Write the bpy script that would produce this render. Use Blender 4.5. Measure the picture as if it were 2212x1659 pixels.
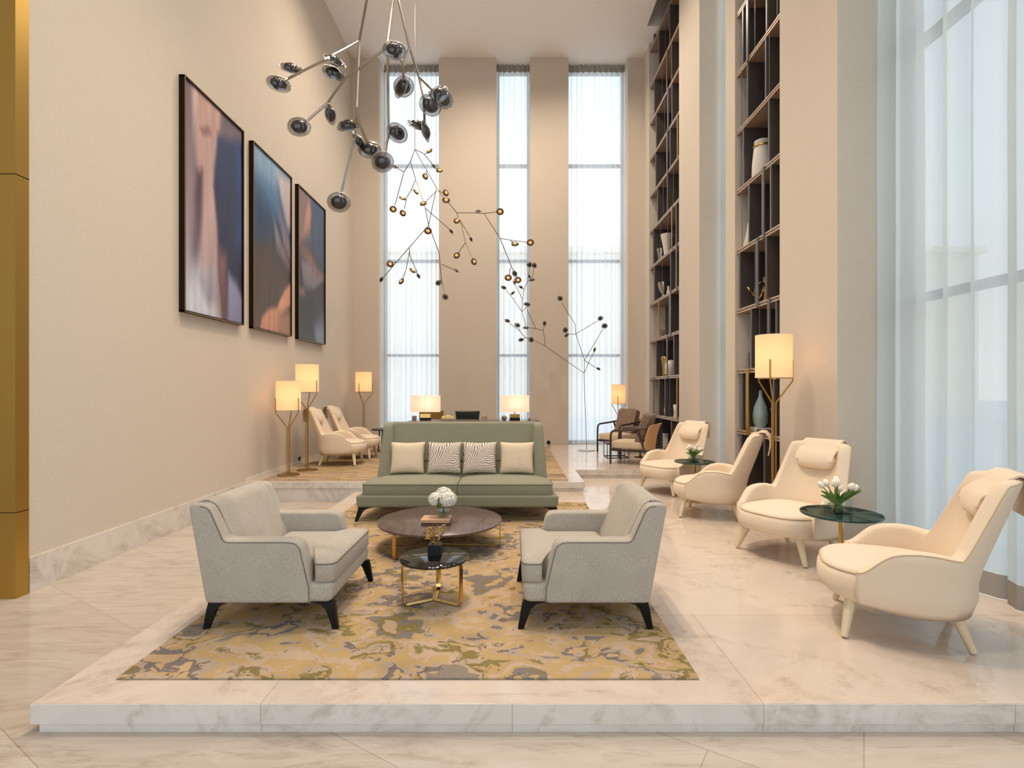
import bpy, bmesh, math, random
from mathutils import Vector, Matrix, noise
PI = math.pi
S = bpy.context.scene
COL = S.collection
for o in list(bpy.data.objects):
    bpy.data.objects.remove(o)

# ------------------------------------------------------------------ camera, world, light, exposure
F_PX, CX, CY, CAMZ = 1170.0, 1106.5, 841.0, 1.5
cam = bpy.data.cameras.new('camera')
cam.sensor_width = 36.0
cam.lens = 36.0 * F_PX / 2212.0
cam.shift_x = (1106.0 - CX) / 2212.0
cam.shift_y = (CY - 829.5) / 2212.0
cam.clip_end = 300
camo = bpy.data.objects.new('camera', cam)
camo.location = (0, 0, CAMZ)
camo.rotation_euler = (PI / 2, 0, 0)
COL.objects.link(camo)
S.camera = camo

S.view_settings.view_transform = 'Standard'
S.view_settings.look = 'None'
S.view_settings.gamma = 1.0
S.view_settings.use_curve_mapping = False
S.view_settings.exposure = -0.62

W = bpy.data.worlds.new('daylight')
S.world = W
W.use_nodes = True
wn = W.node_tree.nodes
wl = W.node_tree.links
wn.clear()
wo = wn.new('ShaderNodeOutputWorld')
wb = wn.new('ShaderNodeBackground')
wb.inputs['Strength'].default_value = 4.2
tc = wn.new('ShaderNodeTexCoord')
sx = wn.new('ShaderNodeSeparateXYZ')
wr = wn.new('ShaderNodeValToRGB')
wr.color_ramp.elements[0].position = 0.0
wr.color_ramp.elements[0].color = (0.88, 0.90, 0.90, 1)
wr.color_ramp.elements[1].position = 0.6
wr.color_ramp.elements[1].color = (0.62, 0.76, 0.95, 1)
wl.new(tc.outputs['Generated'], sx.inputs[0])
wl.new(sx.outputs['Z'], wr.inputs[0])
wl.new(wr.outputs[0], wb.inputs['Color'])
wl.new(wb.outputs[0], wo.inputs['Surface'])

WARM = (1.0, 0.85, 0.70)
LS = 0.098      # overall dimming of the ceiling lights
def spot(name, loc, tgt, power, size=90, blend=0.6, radius=0.09, col=WARM):
    l = bpy.data.lights.new(name, 'SPOT')
    l.energy = power * LS; l.color = col; l.spot_size = math.radians(size)
    l.spot_blend = blend; l.shadow_soft_size = radius
    o = bpy.data.objects.new(name, l)
    o.location = loc
    d = Vector(tgt) - Vector(loc)
    o.rotation_euler = d.to_track_quat('-Z', 'Y').to_euler()
    COL.objects.link(o)
    return o
# recessed downlights of the high ceiling (their housings are built further down)
DOWN = [(-0.95, 4.35, 13000), (-0.25, 4.95, 10000), (-1.0, 6.3, 2200), (-2.0, 9.4, 6000), (-0.9, 10.0, 4800), (1.4, 9.2, 4600),
        (1.7, 6.2, 3000), (-0.3, 1.6, 1500), (1.7, 1.7, 6500), (-1.9, 3.0, 1500), (-1.9, 7.0, 2600), (0.6, 7.6, 3200), (-0.6, 11.4, 5200), (1.8, 11.4, 4400)]
for (x, y, p) in DOWN:
    spot('downlight_lamp', (x, y, 9.50), (x, y, 0), p, size=(148 if y > 9 else 100), blend=1.0)
# high sun falling on the street side of the buildings opposite
sun = bpy.data.lights.new('sun', 'SUN'); sun.energy = 2.0; sun.angle = 0.01; sun.color = (1, 0.93, 0.82)
suno = bpy.data.objects.new('sun', sun); suno.rotation_euler = Vector((0.25, 0.6, -1.6)).to_track_quat('-Z', 'Y').to_euler(); COL.objects.link(suno)
# wall washers in the slot beside the right-hand wall
for y in (8.0, 9.8, 12.3, 5.9):
    spot('washer_lamp', (3.08, y, 9.9), (3.25, y, 3.0), 520, size=80, blend=0.9, radius=0.04, col=(1, 0.78, 0.52))
# daylight entering: portals in the window openings guide the sky's own light
def portal(loc, rot, sx_, sy_):
    l = bpy.data.lights.new('sky_portal', 'AREA')
    l.shape = 'RECTANGLE'; l.size = sx_; l.size_y = sy_
    l.cycles.is_portal = True
    o = bpy.data.objects.new('sky_portal', l)
    o.location = loc; o.rotation_euler = rot
    COL.objects.link(o)
portal((3.95, 0.2, 4.7), (0, PI / 2, 0), 9.6, 10.2)        # right-hand glazing
portal((3.95, 8.7, 4.7), (0, PI / 2, 0), 9.6, 1.2)
portal((-2.5, 13.95, 4.8), (-PI / 2, 0, 0), 1.5, 9.4)
portal((0.02, 13.95, 4.8), (-PI / 2, 0, 0), 0.85, 9.4)
portal((2.1, 13.95, 4.8), (-PI / 2, 0, 0), 1.5, 9.4)
portal((-3.95, -6.95, 4.7), (PI / 2, 0, 0), 9.7, 9.4)        # lobby front glazing behind the camera

# ------------------------------------------------------------------ helpers
def P(px, py, y):
    """point of the room seen at photograph pixel (px, py) that stands at distance y"""
    return Vector(((px - CX) / F_PX * y, y, CAMZ - (py - CY) / F_PX * y))

def tag(o, label=None, cat=None, group=None, kind=None):
    if label: o['label'] = label
    if cat: o['category'] = cat
    if group: o['group'] = group
    if kind: o['kind'] = kind
    return o

def thing(name, label, cat, loc=(0, 0, 0), rz=0.0, group=None):
    o = bpy.data.objects.new(name, None)
    o.empty_display_size = 0.1
    o.location = loc; o.rotation_euler = (0, 0, rz)
    COL.objects.link(o)
    return tag(o, label, cat, group)

def dup(root, loc, rz, label, group=None, scale=None):
    r = root.copy(); COL.objects.link(r)
    r.location = loc; r.rotation_euler = (0, 0, rz); r['label'] = label
    if group: r['group'] = group
    if scale: r.scale = scale
    for ch in list(root.children):
        c = ch.copy(); COL.objects.link(c); c.parent = r
        for g in list(ch.children):
            d = g.copy(); COL.objects.link(d); d.parent = c
    return r

class MB:
    def __init__(s):
        s.v = []; s.f = []
    def add(s, vs, fs):
        b = len(s.v)
        s.v += [tuple(v) for v in vs]
        s.f += [tuple(b + i for i in f) for f in fs]
        return s
    def box(s, x0, x1, y0, y1, z0, z1):
        return s.add([(x0, y0, z0), (x1, y0, z0), (x1, y1, z0), (x0, y1, z0), (x0, y0, z1), (x1, y0, z1), (x1, y1, z1), (x0, y1, z1)],
                     [(0, 3, 2, 1), (4, 5, 6, 7), (0, 1, 5, 4), (1, 2, 6, 5), (2, 3, 7, 6), (3, 0, 4, 7)])
    def hexa(s, a, b):
        """a, b: four points each, lower ring and upper ring, same turning order"""
        return s.add(list(a) + list(b), [(3, 2, 1, 0), (4, 5, 6, 7), (0, 1, 5, 4), (1, 2, 6, 5), (2, 3, 7, 6), (3, 0, 4, 7)])
    def rings(s, rs, cap0=True, cap1=True, closed=True):
        n = len(rs[0]); b = len(s.v)
        for r in rs: s.v += [tuple(p) for p in r]
        for i in range(len(rs) - 1):
            for j in range(n if closed else n - 1):
                k = (j + 1) % n
                s.f.append((b + i * n + j, b + i * n + k, b + (i + 1) * n + k, b + (i + 1) * n + j))
        if cap0: s.f.append(tuple(b + j for j in reversed(range(n))))
        if cap1: s.f.append(tuple(b + (len(rs) - 1) * n + j for j in range(n)))
        return s
    def prism(s, prof, axis, t0, t1):
        """prof: closed list of 2d points; extruded along axis x or y"""
        def q(p, t): return (t, p[0], p[1]) if axis == 'x' else ((p[0], t, p[1]) if axis == 'y' else (p[0], p[1], t))
        return s.rings([[q(p, t0) for p in prof], [q(p, t1) for p in prof]])
    def lathe(s, prof, c=(0, 0, 0), n=32):
        rs = []
        for (r, z) in prof:
            r = max(r, 0.0004)
            rs.append([(c[0] + r * math.cos(2 * PI * k / n), c[1] + r * math.sin(2 * PI * k / n), c[2] + z) for k in range(n)])
        return s.rings(rs)
    def tube(s, pts, r, n=8, r1=None):
        pts = [Vector(p) for p in pts]
        m = len(pts); rs = []
        up = None
        for i, p in enumerate(pts):
            d = (pts[min(i + 1, m - 1)] - pts[max(i - 1, 0)]).normalized()
            if up is None:
                up = Vector((0, 0, 1)) if abs(d.z) < 0.9 else Vector((1, 0, 0))
            a = d.cross(up)
            if a.length < 1e-4: a = d.cross(Vector((0.3, 1, 0.2)))
            a.normalize(); b = a.cross(d).normalized(); up = b
            rr = r if r1 is None else r + (r1 - r) * i / (m - 1)
            rs.append([p + a * rr * math.cos(2 * PI * k / n) + b * rr * math.sin(2 * PI * k / n) for k in range(n)])
        return s.rings(rs)
    def strip(s, pts, w, t, axis='y'):
        """flat strap following pts (x,z) with width w along y and thickness t"""
        n = len(pts); rs = []
        for i, (x, z) in enumerate(pts):
            x0, z0 = pts[max(i - 1, 0)]; x1, z1 = pts[min(i + 1, n - 1)]
            d = Vector((x1 - x0, z1 - z0)).normalized(); nx, nz = -d.y, d.x
            rs.append([(x + nx * t / 2, -w / 2, z + nz * t / 2), (x + nx * t / 2, w / 2, z + nz * t / 2),
                       (x - nx * t / 2, w / 2, z - nz * t / 2), (x - nx * t / 2, -w / 2, z - nz * t / 2)])
        return s.rings(rs)
    def xf(s, M):
        s.v = [tuple(M @ Vector(v)) for v in s.v]; return s

def build(name, mb, mat, parent=None, smooth=None, bevel=0, seg=3, sub=0, recalc=True):
    me = bpy.data.meshes.new(name)
    me.from_pydata(mb.v, [], mb.f)
    if recalc:
        bm = bmesh.new(); bm.from_mesh(me)
        bmesh.ops.recalc_face_normals(bm, faces=bm.faces)
        bm.to_mesh(me); bm.free()
    me.materials.append(mat)
    o = bpy.data.objects.new(name, me)
    COL.objects.link(o)
    if parent: o.parent = parent
    if bevel:
        m = o.modifiers.new('bevel', 'BEVEL'); m.width = bevel; m.segments = seg
        m.limit_method = 'ANGLE'; m.angle_limit = math.radians(28)
        if smooth is None: smooth = 60
    if sub:
        m = o.modifiers.new('sub', 'SUBSURF'); m.levels = sub; m.render_levels = sub
        if smooth is None: smooth = 180
    if smooth:
        me.shade_smooth()
        if smooth < 180:
            bm = bmesh.new(); bm.from_mesh(me)
            lim = math.radians(smooth)
            for e in bm.edges:
                if len(e.link_faces) == 2 and e.calc_face_angle(0) > lim and not bevel: e.smooth = False
            bm.to_mesh(me); bm.free()
        if bevel:
            m = o.modifiers.new('wn', 'WEIGHTED_NORMAL'); m.keep_sharp = True
    return o

# ------------------------------------------------------------------ materials
def sRGB(r, g, b):
    f = lambda c: (c / 255 / 12.92) if c / 255 <= 0.04045 else ((c / 255 + 0.055) / 1.055) ** 2.4
    return (f(r), f(g), f(b), 1)

def mat(name, col, rough=0.6, metal=0.0, spec=0.5, **kw):
    m = bpy.data.materials.new(name); m.use_nodes = True
    b = m.node_tree.nodes['Principled BSDF']
    b.inputs['Base Color'].default_value = col if len(col) == 4 else (*col, 1)
    b.inputs['Roughness'].default_value = rough
    b.inputs['Metallic'].default_value = metal
    b.inputs['Specular IOR Level'].default_value = spec
    for k, v in kw.items(): b.inputs[k.replace('_', ' ')].default_value = v
    return m

def N(m, t, **kw):
    n = m.node_tree.nodes.new(t)
    for k, v in kw.items(): setattr(n, k, v)
    return n
def L(m, a, b): m.node_tree.links.new(a, b)

def ramp(m, fac, stops, interp='LINEAR'):
    r = N(m, 'ShaderNodeValToRGB'); r.color_ramp.interpolation = interp
    e = r.color_ramp.elements
    while len(e) < len(stops): e.new(0.5)
    for el, (p, c) in zip(e, stops): el.position = p; el.color = c
    L(m, fac, r.inputs[0]); return r.outputs[0]

def coords(m, scale=(1, 1, 1), rot=(0, 0, 0), kind='Object'):
    t = N(m, 'ShaderNodeTexCoord'); mp = N(m, 'ShaderNodeMapping')
    mp.inputs['Scale'].default_value = scale; mp.inputs['Rotation'].default_value = rot
    L(m, t.outputs[kind], mp.inputs[0]); return mp.outputs[0]

def noise_t(m, vec, scale, detail=4, rough=0.5, dist=0.0):
    n = N(m, 'ShaderNodeTexNoise'); n.inputs['Scale'].default_value = scale
    n.inputs['Detail'].default_value = detail; n.inputs['Roughness'].default_value = rough
    n.inputs['Distortion'].default_value = dist
    L(m, vec, n.inputs['Vector']); return n

def mixc(m, fac, a, b, blend='MIX'):
    x = N(m, 'ShaderNodeMix', data_type='RGBA', blend_type=blend)
    for inp, v in ((x.inputs[0], fac), (x.inputs[6], a), (x.inputs[7], b)):
        if hasattr(v, 'is_linked'): L(m, v, inp)
        else: inp.default_value = v
    return x.outputs[2]

def bump(m, h, strength=0.2, dist=0.01):
    b = N(m, 'ShaderNodeBump'); b.inputs['Strength'].default_value = strength; b.inputs['Distance'].default_value = dist
    L(m, h, b.inputs['Height']); L(m, b.outputs[0], m.node_tree.nodes['Principled BSDF'].inputs['Normal'])

def bsdf(m): return m.node_tree.nodes['Principled BSDF']

def fabric(name, c0, c1, scale=260, strength=0.25, rough=0.9, stretch=(1, 1, 1)):
    m = mat(name, c0, rough, spec=0.2)
    v = coords(m, stretch)
    n = noise_t(m, v, scale, 3, 0.6)
    n2 = noise_t(m, v, 7, 3)
    c = ramp(m, n.outputs['Fac'], [(0.3, c0), (0.7, c1)])
    c = mixc(m, ramp(m, n2.outputs['Fac'], [(0.35, (0, 0, 0, 1)), (0.7, (0.25, 0.25, 0.25, 1))]), c, c0)
    L(m, c, bsdf(m).inputs['Base Color'])
    bump(m, n.outputs['Fac'], strength, 0.002)
    bsdf(m).inputs['Sheen Weight'].default_value = 0.15
    return m

def marble(name, base, vein, dark, seam=None, rot=0.0, streak=(1, 1, 1), rough=0.10):
    m = mat(name, base, rough, spec=0.45)
    v = coords(m, streak, (0, 0, rot))
    n1 = noise_t(m, v, 0.9, 8, 0.62, 1.2)
    n2 = noise_t(m, v, 2.6, 10, 0.68, 2.2)
    veins = ramp(m, n1.outputs['Fac'], [(0.455, (0, 0, 0, 1)), (0.492, (0.8, 0.8, 0.8, 1)), (0.50, (1, 1, 1, 1)), (0.515, (0.5, 0.5, 0.5, 1)), (0.56, (0, 0, 0, 1))])
    mask = ramp(m, n2.outputs['Fac'], [(0.42, (0, 0, 0, 1)), (0.66, (0.75, 0.75, 0.75, 1))])
    mul = N(m, 'ShaderNodeMath', operation='MULTIPLY')
    L(m, veins, mul.inputs[0]); L(m, mask, mul.inputs[1])
    cloud = ramp(m, n2.outputs['Fac'], [(0.3, base), (0.72, vein)])
    c = mixc(m, mul.outputs[0], cloud, dark)
    if seam:
        br = N(m, 'ShaderNodeTexBrick'); br.offset = seam[2]
        v2 = coords(m, (1, 1, 1), (0, 0, seam[3]))
        L(m, v2, br.inputs['Vector'])
        br.inputs['Scale'].default_value = 1.0
        br.inputs['Brick Width'].default_value = seam[0]; br.inputs['Row Height'].default_value = seam[1]
        br.inputs['Mortar Size'].default_value = 0.0022; br.inputs['Mortar Smooth'].default_value = 0.2
        br.inputs['Color1'].default_value = (1, 1, 1, 1); br.inputs['Color2'].default_value = (0.90, 0.885, 0.87, 1)
        br.inputs['Mortar'].default_value = (0.62, 0.56, 0.50, 1)
        c = mixc(m, 1.0, c, br.outputs['Color'], 'MULTIPLY')
    L(m, c, bsdf(m).inputs['Base Color'])
    rn = ramp(m, n2.outputs['Fac'], [(0.3, (rough, rough, rough, 1)), (0.8, (rough + 0.08,) * 3 + (1,))])
    L(m, rn, bsdf(m).inputs['Roughness'])
    return m

M = {}
M['wall'] = fabric('linen_wallpaper', sRGB(202, 188, 170), sRGB(216, 204, 188), 55, 0.22, 0.85, (1, 1, 6))
M['ceiling'] = mat('ceiling_paint', sRGB(248, 242, 236), 0.9, spec=0.2)
M['marble'] = marble('platform_marble', sRGB(216, 200, 184), sRGB(207, 190, 173), sRGB(178, 158, 138), (2.4, 1.2, 0.5, 0.0))
M['marble_riser'] = marble('riser_marble', sRGB(226, 218, 208), sRGB(216, 206, 194), sRGB(176, 162, 146), (1.2, 4, 0.0, 0.0), 0.4)
M['floor'] = marble('floor_marble', sRGB(200, 187, 172), sRGB(184, 170, 154), sRGB(158, 142, 124), (1.7, 0.85, 0.35, math.radians(33)), math.radians(20), (0.6, 2.8, 1), 0.09)
M['brass_brushed'] = mat('brushed_brass', sRGB(196, 160, 84), 0.32, 1.0)
M['brass'] = mat('lamp_brass', sRGB(178, 138, 78), 0.28, 1.0)
M['gold'] = mat('polished_gold', sRGB(206, 170, 100), 0.22, 1.0)
M['bronze'] = mat('bronze_frame', sRGB(40, 30, 24), 0.35, 0.8)
M['gold_line'] = mat('gold_fillet', sRGB(190, 150, 90), 0.35, 1.0)
M['black'] = mat('black_lacquer', sRGB(16, 15, 15), 0.38, spec=0.2)
M['black_fabric'] = fabric('black_green_fabric', sRGB(22, 28, 26), sRGB(34, 40, 36), 200)
M['olive_fabric'] = fabric('olive_leather', sRGB(120, 92, 36), sRGB(138, 106, 44), 60, 0.1, 0.6)
M['dark_wood'] = mat('walnut_stained_dark', sRGB(52, 38, 32), 0.35)
M['shelf_dark'] = mat('shelf_dark_veneer', sRGB(70, 61, 57), 0.45)
M['shelf_under'] = mat('shelf_taupe', sRGB(150, 126, 110), 0.4)
M['shelf_metal'] = mat('shelf_edge_bronze', sRGB(190, 166, 146), 0.4, 0.4)
M['steel'] = mat('dark_steel_bar', sRGB(112, 110, 112), 0.35, 0.5)
M['cream'] = fabric('cream_wool', sRGB(224, 203, 176), sRGB(234, 215, 190), 300, 0.08)
M['cream_seam'] = mat('cream_piping', sRGB(204, 180, 142), 0.8)
M['cream_leg'] = mat('cream_leg_leather', sRGB(222, 202, 166), 0.5)
M['grey_tweed'] = fabric('warm_grey_tweed', sRGB(150, 140, 126), sRGB(200, 190, 174), 230, 0.5, 0.95)
M['piping_dark'] = mat('charcoal_piping', sRGB(112, 101, 88), 0.8)
M['sage'] = fabric('sage_green_weave', sRGB(126, 124, 102), sRGB(144, 142, 118), 300, 0.2)
M['sage_seam'] = mat('sage_piping', sRGB(78, 82, 60), 0.8)
M['beige_cushion'] = fabric('beige_linen', sRGB(206, 184, 156), sRGB(224, 204, 176), 200, 0.3)
M['taupe_velvet'] = fabric('taupe_velvet', sRGB(116, 94, 76), sRGB(150, 126, 106), 24, 0.1, 0.7)
M['sand_fabric'] = fabric('sand_seat_fabric', sRGB(200, 174, 146), sRGB(216, 192, 164), 160)
M['rattan'] = fabric('tan_leather_panel', sRGB(190, 146, 98), sRGB(206, 162, 114), 120)
M['black_glass'] = mat('black_glass', sRGB(14, 16, 17), 0.03, spec=0.8)
M['white_ceramic'] = mat('white_ceramic', sRGB(222, 214, 202), 0.35)
M['blue_ceramic'] = mat('pale_blue_ceramic', sRGB(150, 170, 168), 0.3)
M['paper'] = mat('book_paper', sRGB(228, 222, 208), 0.8)
M['peach_cover'] = mat('peach_book_cover', sRGB(206, 160, 124), 0.5)
M['brown_cover'] = mat('brown_book_cover', sRGB(90, 58, 44), 0.5)
M['leaf'] = mat('leaf_green', sRGB(84, 116, 40), 0.5)
M['petal'] = mat('white_petal', sRGB(240, 232, 216), 0.6)
M['petal'].node_tree.nodes['Principled BSDF'].inputs['Subsurface Weight'].default_value = 0.1
M['yellow_petal'] = mat('cream_yellow_petal', sRGB(238, 220, 160), 0.6)
M['pink_petal'] = mat('pale_pink_petal', sRGB(216, 170, 150), 0.6)
M['silver'] = mat('hammered_silver', sRGB(180, 172, 160), 0.22, 1.0)
M['grey_stone'] = mat('grey_stone', sRGB(130, 122, 112), 0.5)
M['nickel'] = mat('brushed_nickel_rod', sRGB(176, 162, 146), 0.3, 0.9)
M['rod_dark'] = mat('aged_bronze_rod', sRGB(112, 92, 74), 0.4, 0.6)
M['window_frame'] = mat('window_frame_dark_blue', sRGB(58, 72, 84), 0.4)
M['building'] = mat('building_render', sRGB(250, 240, 222), 0.9)
M['asphalt'] = mat('pavement_outside', sRGB(200, 204, 206), 0.9)

# wood top with grain
m = mat('walnut_table_top', sRGB(92, 74, 68), 0.22, spec=0.5); M['walnut'] = m
v = coords(m, (14, 1.2, 1), (0, 0, 0.0))
n = noise_t(m, v, 3.0, 6, 0.6, 0.6)
L(m, ramp(m, n.outputs['Fac'], [(0.3, sRGB(84, 67, 63)), (0.7, sRGB(110, 92, 86))]), bsdf(m).inputs['Base Color'])

# clear glass without caustic noise: mostly see-through with a Fresnel sheen
def glassy(name, tint, gloss=0.06, refl=1.45):
    m = bpy.data.materials.new(name); m.use_nodes = True
    nt = m.node_tree; nt.nodes.clear()
    out = N(m, 'ShaderNodeOutputMaterial'); mx = N(m, 'ShaderNodeMixShader')
    tr = N(m, 'ShaderNodeBsdfTransparent'); gl = N(m, 'ShaderNodeBsdfGlossy'); fr = N(m, 'ShaderNodeFresnel')
    tr.inputs[0].default_value = tint; gl.inputs['Roughness'].default_value = gloss
    fr.inputs['IOR'].default_value = refl
    ge = N(m, 'ShaderNodeNewGeometry'); mm = N(m, 'ShaderNodeMath', operation='MULTIPLY_ADD')
    mm.inputs[1].default_value = -1.0; mm.inputs[2].default_value = 1.0; L(m, ge.outputs['Backfacing'], mm.inputs[0])
    m2 = N(m, 'ShaderNodeMath', operation='MULTIPLY'); L(m, mm.outputs[0], m2.inputs[0]); L(m, fr.outputs[0], m2.inputs[1])
    L(m, m2.outputs[0], mx.inputs[0]); L(m, tr.outputs[0], mx.inputs[1]); L(m, gl.outputs[0], mx.inputs[2])
    L(m, mx.outputs[0], out.inputs[0]); return m
M['glass'] = glassy('clear_glass', (0.97, 0.98, 0.98, 1), 0.02)
M['table_glass'] = glassy('green_table_glass', (0.66, 0.76, 0.73, 1), 0.02, 1.75)
M['vase_glass'] = glassy('vase_glass', (0.93, 0.97, 0.97, 1), 0.02, 1.5)
M['disc_glass'] = glassy('disc_clear_glass', (0.62, 0.60, 0.58, 1), 0.05, 2.1)
M['disc_brown'] = mat('smoky_brown_glass', sRGB(104, 74, 48), 0.12, 0.3, spec=0.8)
M['disc_dark'] = mat('smoky_glass_core', sRGB(52, 43, 38), 0.1, 0.3, spec=0.8)
m = mat('amber_lit_core', sRGB(214, 160, 84), 0.15, 0.3); M['disc_amber'] = m
bsdf(m).inputs['Emission Color'].default_value = (1.0, 0.62, 0.25, 1); bsdf(m).inputs['Emission Strength'].default_value = 0.9

# lamp shades: glowing pleated fabric, lit by a bulb inside
def shade_mat(name, col, emis, strength):
    m = bpy.data.materials.new(name); m.use_nodes = True
    nt = m.node_tree; b = nt.nodes['Principled BSDF']; out = nt.nodes['Material Output']
    b.inputs['Base Color'].default_value = col; b.inputs['Roughness'].default_value = 0.9
    b.inputs['Emission Color'].default_value = emis; b.inputs['Emission Strength'].default_value = strength
    tl = N(m, 'ShaderNodeBsdfTranslucent'); tl.inputs[0].default_value = col
    mx = N(m, 'ShaderNodeMixShader'); mx.inputs[0].default_value = 0.25
    L(m, b.outputs[0], mx.inputs[1]); L(m, tl.outputs[0], mx.inputs[2]); L(m, mx.outputs[0], out.inputs[0])
    return m
M['shade'] = shade_mat('floor_lamp_shade', sRGB(222, 194, 154), (1.0, 0.70, 0.42, 1), 0.52)
M['shade_pink'] = shade_mat('table_lamp_shade', sRGB(250, 226, 206), (1.0, 0.68, 0.50, 1), 0.62)

# sheer curtains
def sheer(name, col, alpha, trans=0.6):
    m = bpy.data.materials.new(name); m.use_nodes = True
    nt = m.node_tree; nt.nodes.clear()
    out = N(m, 'ShaderNodeOutputMaterial')
    tr = N(m, 'ShaderNodeBsdfTransparent'); df = N(m, 'ShaderNodeBsdfDiffuse'); tl = N(m, 'ShaderNodeBsdfTranslucent')
    df.inputs[0].default_value = col; tl.inputs[0].default_value = col
    a = N(m, 'ShaderNodeMixShader'); a.inputs[0].default_value = trans
    b = N(m, 'ShaderNodeMixShader')
    lw = N(m, 'ShaderNodeLayerWeight'); lw.inputs['Blend'].default_value = 0.35
    r = N(m, 'ShaderNodeMapRange'); r.inputs['To Min'].default_value = alpha; r.inputs['To Max'].default_value = min(1.0, alpha + 0.42)
    L(m, lw.outputs['Facing'], r.inputs['Value'])
    L(m, df.outputs[0], a.inputs[1]); L(m, tl.outputs[0], a.inputs[2])
    L(m, r.outputs[0], b.inputs[0]); L(m, tr.outputs[0], b.inputs[1]); L(m, a.outputs[0], b.inputs[2])
    L(m, b.outputs[0], out.inputs[0]); return m
M['sheer'] = sheer('white_sheer', (0.84, 0.86, 0.87, 1), 0.66)
M['sheer_side'] = sheer('grey_white_sheer', (0.58, 0.60, 0.57, 1), 0.88, 0.6)
M['sheer_hem'] = sheer('taupe_hem', sRGB(150, 138, 124), 0.95, 0.25)

# rug: camouflage-like flowing patches in ochre, blush, olive and mauve grey
def rug_mat(name, scale, streak, wrp=0.28):
    m = mat(name, (0.5, 0.4, 0.3), 1.0, spec=0.05)
    v = coords(m, streak)
    w = noise_t(m, v, 2.2 * scale, 4, 0.6)
    add = N(m, 'ShaderNodeVectorMath', operation='MULTIPLY_ADD')
    L(m, w.outputs['Color'], add.inputs[0]); add.inputs[1].default_value = (wrp,) * 3; L(m, v, add.inputs[2])
    a = noise_t(m, add.outputs[0], 1.5 * scale, 2.2, 0.5, 0.2)
    b = noise_t(m, add.outputs[0], 2.4 * scale, 3.0, 0.55, 0.3)
    pal = [(0.0, sRGB(146, 134, 122)), (0.36, sRGB(188, 166, 142)), (0.42, sRGB(140, 126, 82)), (0.45, sRGB(188, 160, 116)), (0.51, sRGB(194, 170, 148)),
           (0.555, sRGB(190, 162, 114)), (0.595, sRGB(134, 125, 119)), (0.645, sRGB(138, 122, 74)), (0.68, sRGB(190, 164, 136))]
    ca = ramp(m, a.outputs['Fac'], pal, 'CONSTANT')
    pal2 = [(0.0, sRGB(140, 124, 78)), (0.35, sRGB(194, 170, 146)), (0.45, sRGB(190, 162, 116)), (0.54, sRGB(178, 160, 146)), (0.585, sRGB(130, 120, 114)), (0.64, sRGB(196, 168, 130))]
    cb = ramp(m, b.outputs['Fac'], pal2, 'CONSTANT')
    sel = noise_t(m, v, 1.1 * scale, 4, 0.5, 0.3)
    c = mixc(m, ramp(m, sel.outputs['Fac'], [(0.0, (0, 0, 0, 1)), (0.5, (1, 1, 1, 1))], 'CONSTANT'), ca, cb)
    # carved dark outlines along some patches
    ed = ramp(m, b.outputs['Fac'], [(0.363, (0, 0, 0, 1)), (0.368, (1, 1, 1, 1)), (0.372, (1, 1, 1, 1)), (0.377, (0, 0, 0, 1)), (0.578, (0, 0, 0, 1)), (0.583, (1, 1, 1, 1)), (0.587, (1, 1, 1, 1)), (0.592, (0, 0, 0, 1))])
    c = mixc(m, ed, c, sRGB(112, 98, 74))
    fine = noise_t(m, v, 160, 2, 0.6)
    c = mixc(m, 0.4, c, ramp(m, fine.outputs['Fac'], [(0.3, sRGB(170, 160, 146)), (0.7, sRGB(250, 244, 232))]), 'MULTIPLY')
    L(m, c, bsdf(m).inputs['Base Color'])
    bump(m, fine.outputs['Fac'], 0.5, 0.004)
    return m
M['rug'] = rug_mat('flowing_patch_rug', 1.5, (1.0, 1.25, 1))
M['rug_rear'] = rug_mat('streaked_rear_rug', 1.0, (0.5, 3.5, 1), 0.8)

# feather-printed cushion
m = mat('leaf_print_linen', sRGB(224, 206, 188), 0.9, spec=0.1); M['leaf_print'] = m
v = coords(m, (1, 1, 1), (0, math.radians(38), 0))
sp_ = N(m, 'ShaderNodeSeparateXYZ'); L(m, v, sp_.inputs[0])
def mth(m, op, a, b=None, c=None):
    n_ = N(m, 'ShaderNodeMath', operation=op)
    for k, x in enumerate((a, b, c)):
        if x is None: continue
        if hasattr(x, 'is_linked'): L(m, x, n_.inputs[k])
        else: n_.inputs[k].default_value = x
    return n_.outputs[0]
wn_ = noise_t(m, v, 9, 2, 0.5)
dd_ = mth(m, 'ABSOLUTE', mth(m, 'SUBTRACT', sp_.outputs['Z'], 0.155))
zz_ = mth(m, 'MULTIPLY_ADD', mth(m, 'POWER', dd_, 0.8), -190.0, mth(m, 'MULTIPLY', sp_.outputs['X'], 150.0))
ph_ = mth(m, 'MULTIPLY_ADD', wn_.outputs['Fac'], 20.0, zz_)
sn_ = mth(m, 'SINE', ph_)
L(m, ramp(m, mth(m, 'MULTIPLY_ADD', sn_, 0.5, 0.5), [(0.0, sRGB(92, 90, 80)), (0.2, sRGB(140, 122, 104)), (0.38, sRGB(226, 206, 188)), (1, sRGB(234, 218, 202))]), bsdf(m).inputs['Base Color'])

# ------------------------------------------------------------------ room shell
XL, XR, YB = -3.9, 3.2, 13.2
Z0, Z1, Z2, ZC = -0.14, 0.0, 0.145, 9.58
def struct(name, mb, mt, parent=None, **kw):
    o = build(name, mb, mt, parent, **kw)
    if not parent: o['kind'] = 'structure'
    return o
struct('floor', MB().box(-9.2, 4.0, -7.2, 13.9, Z0 - 0.1, Z0), M['floor'])
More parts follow.
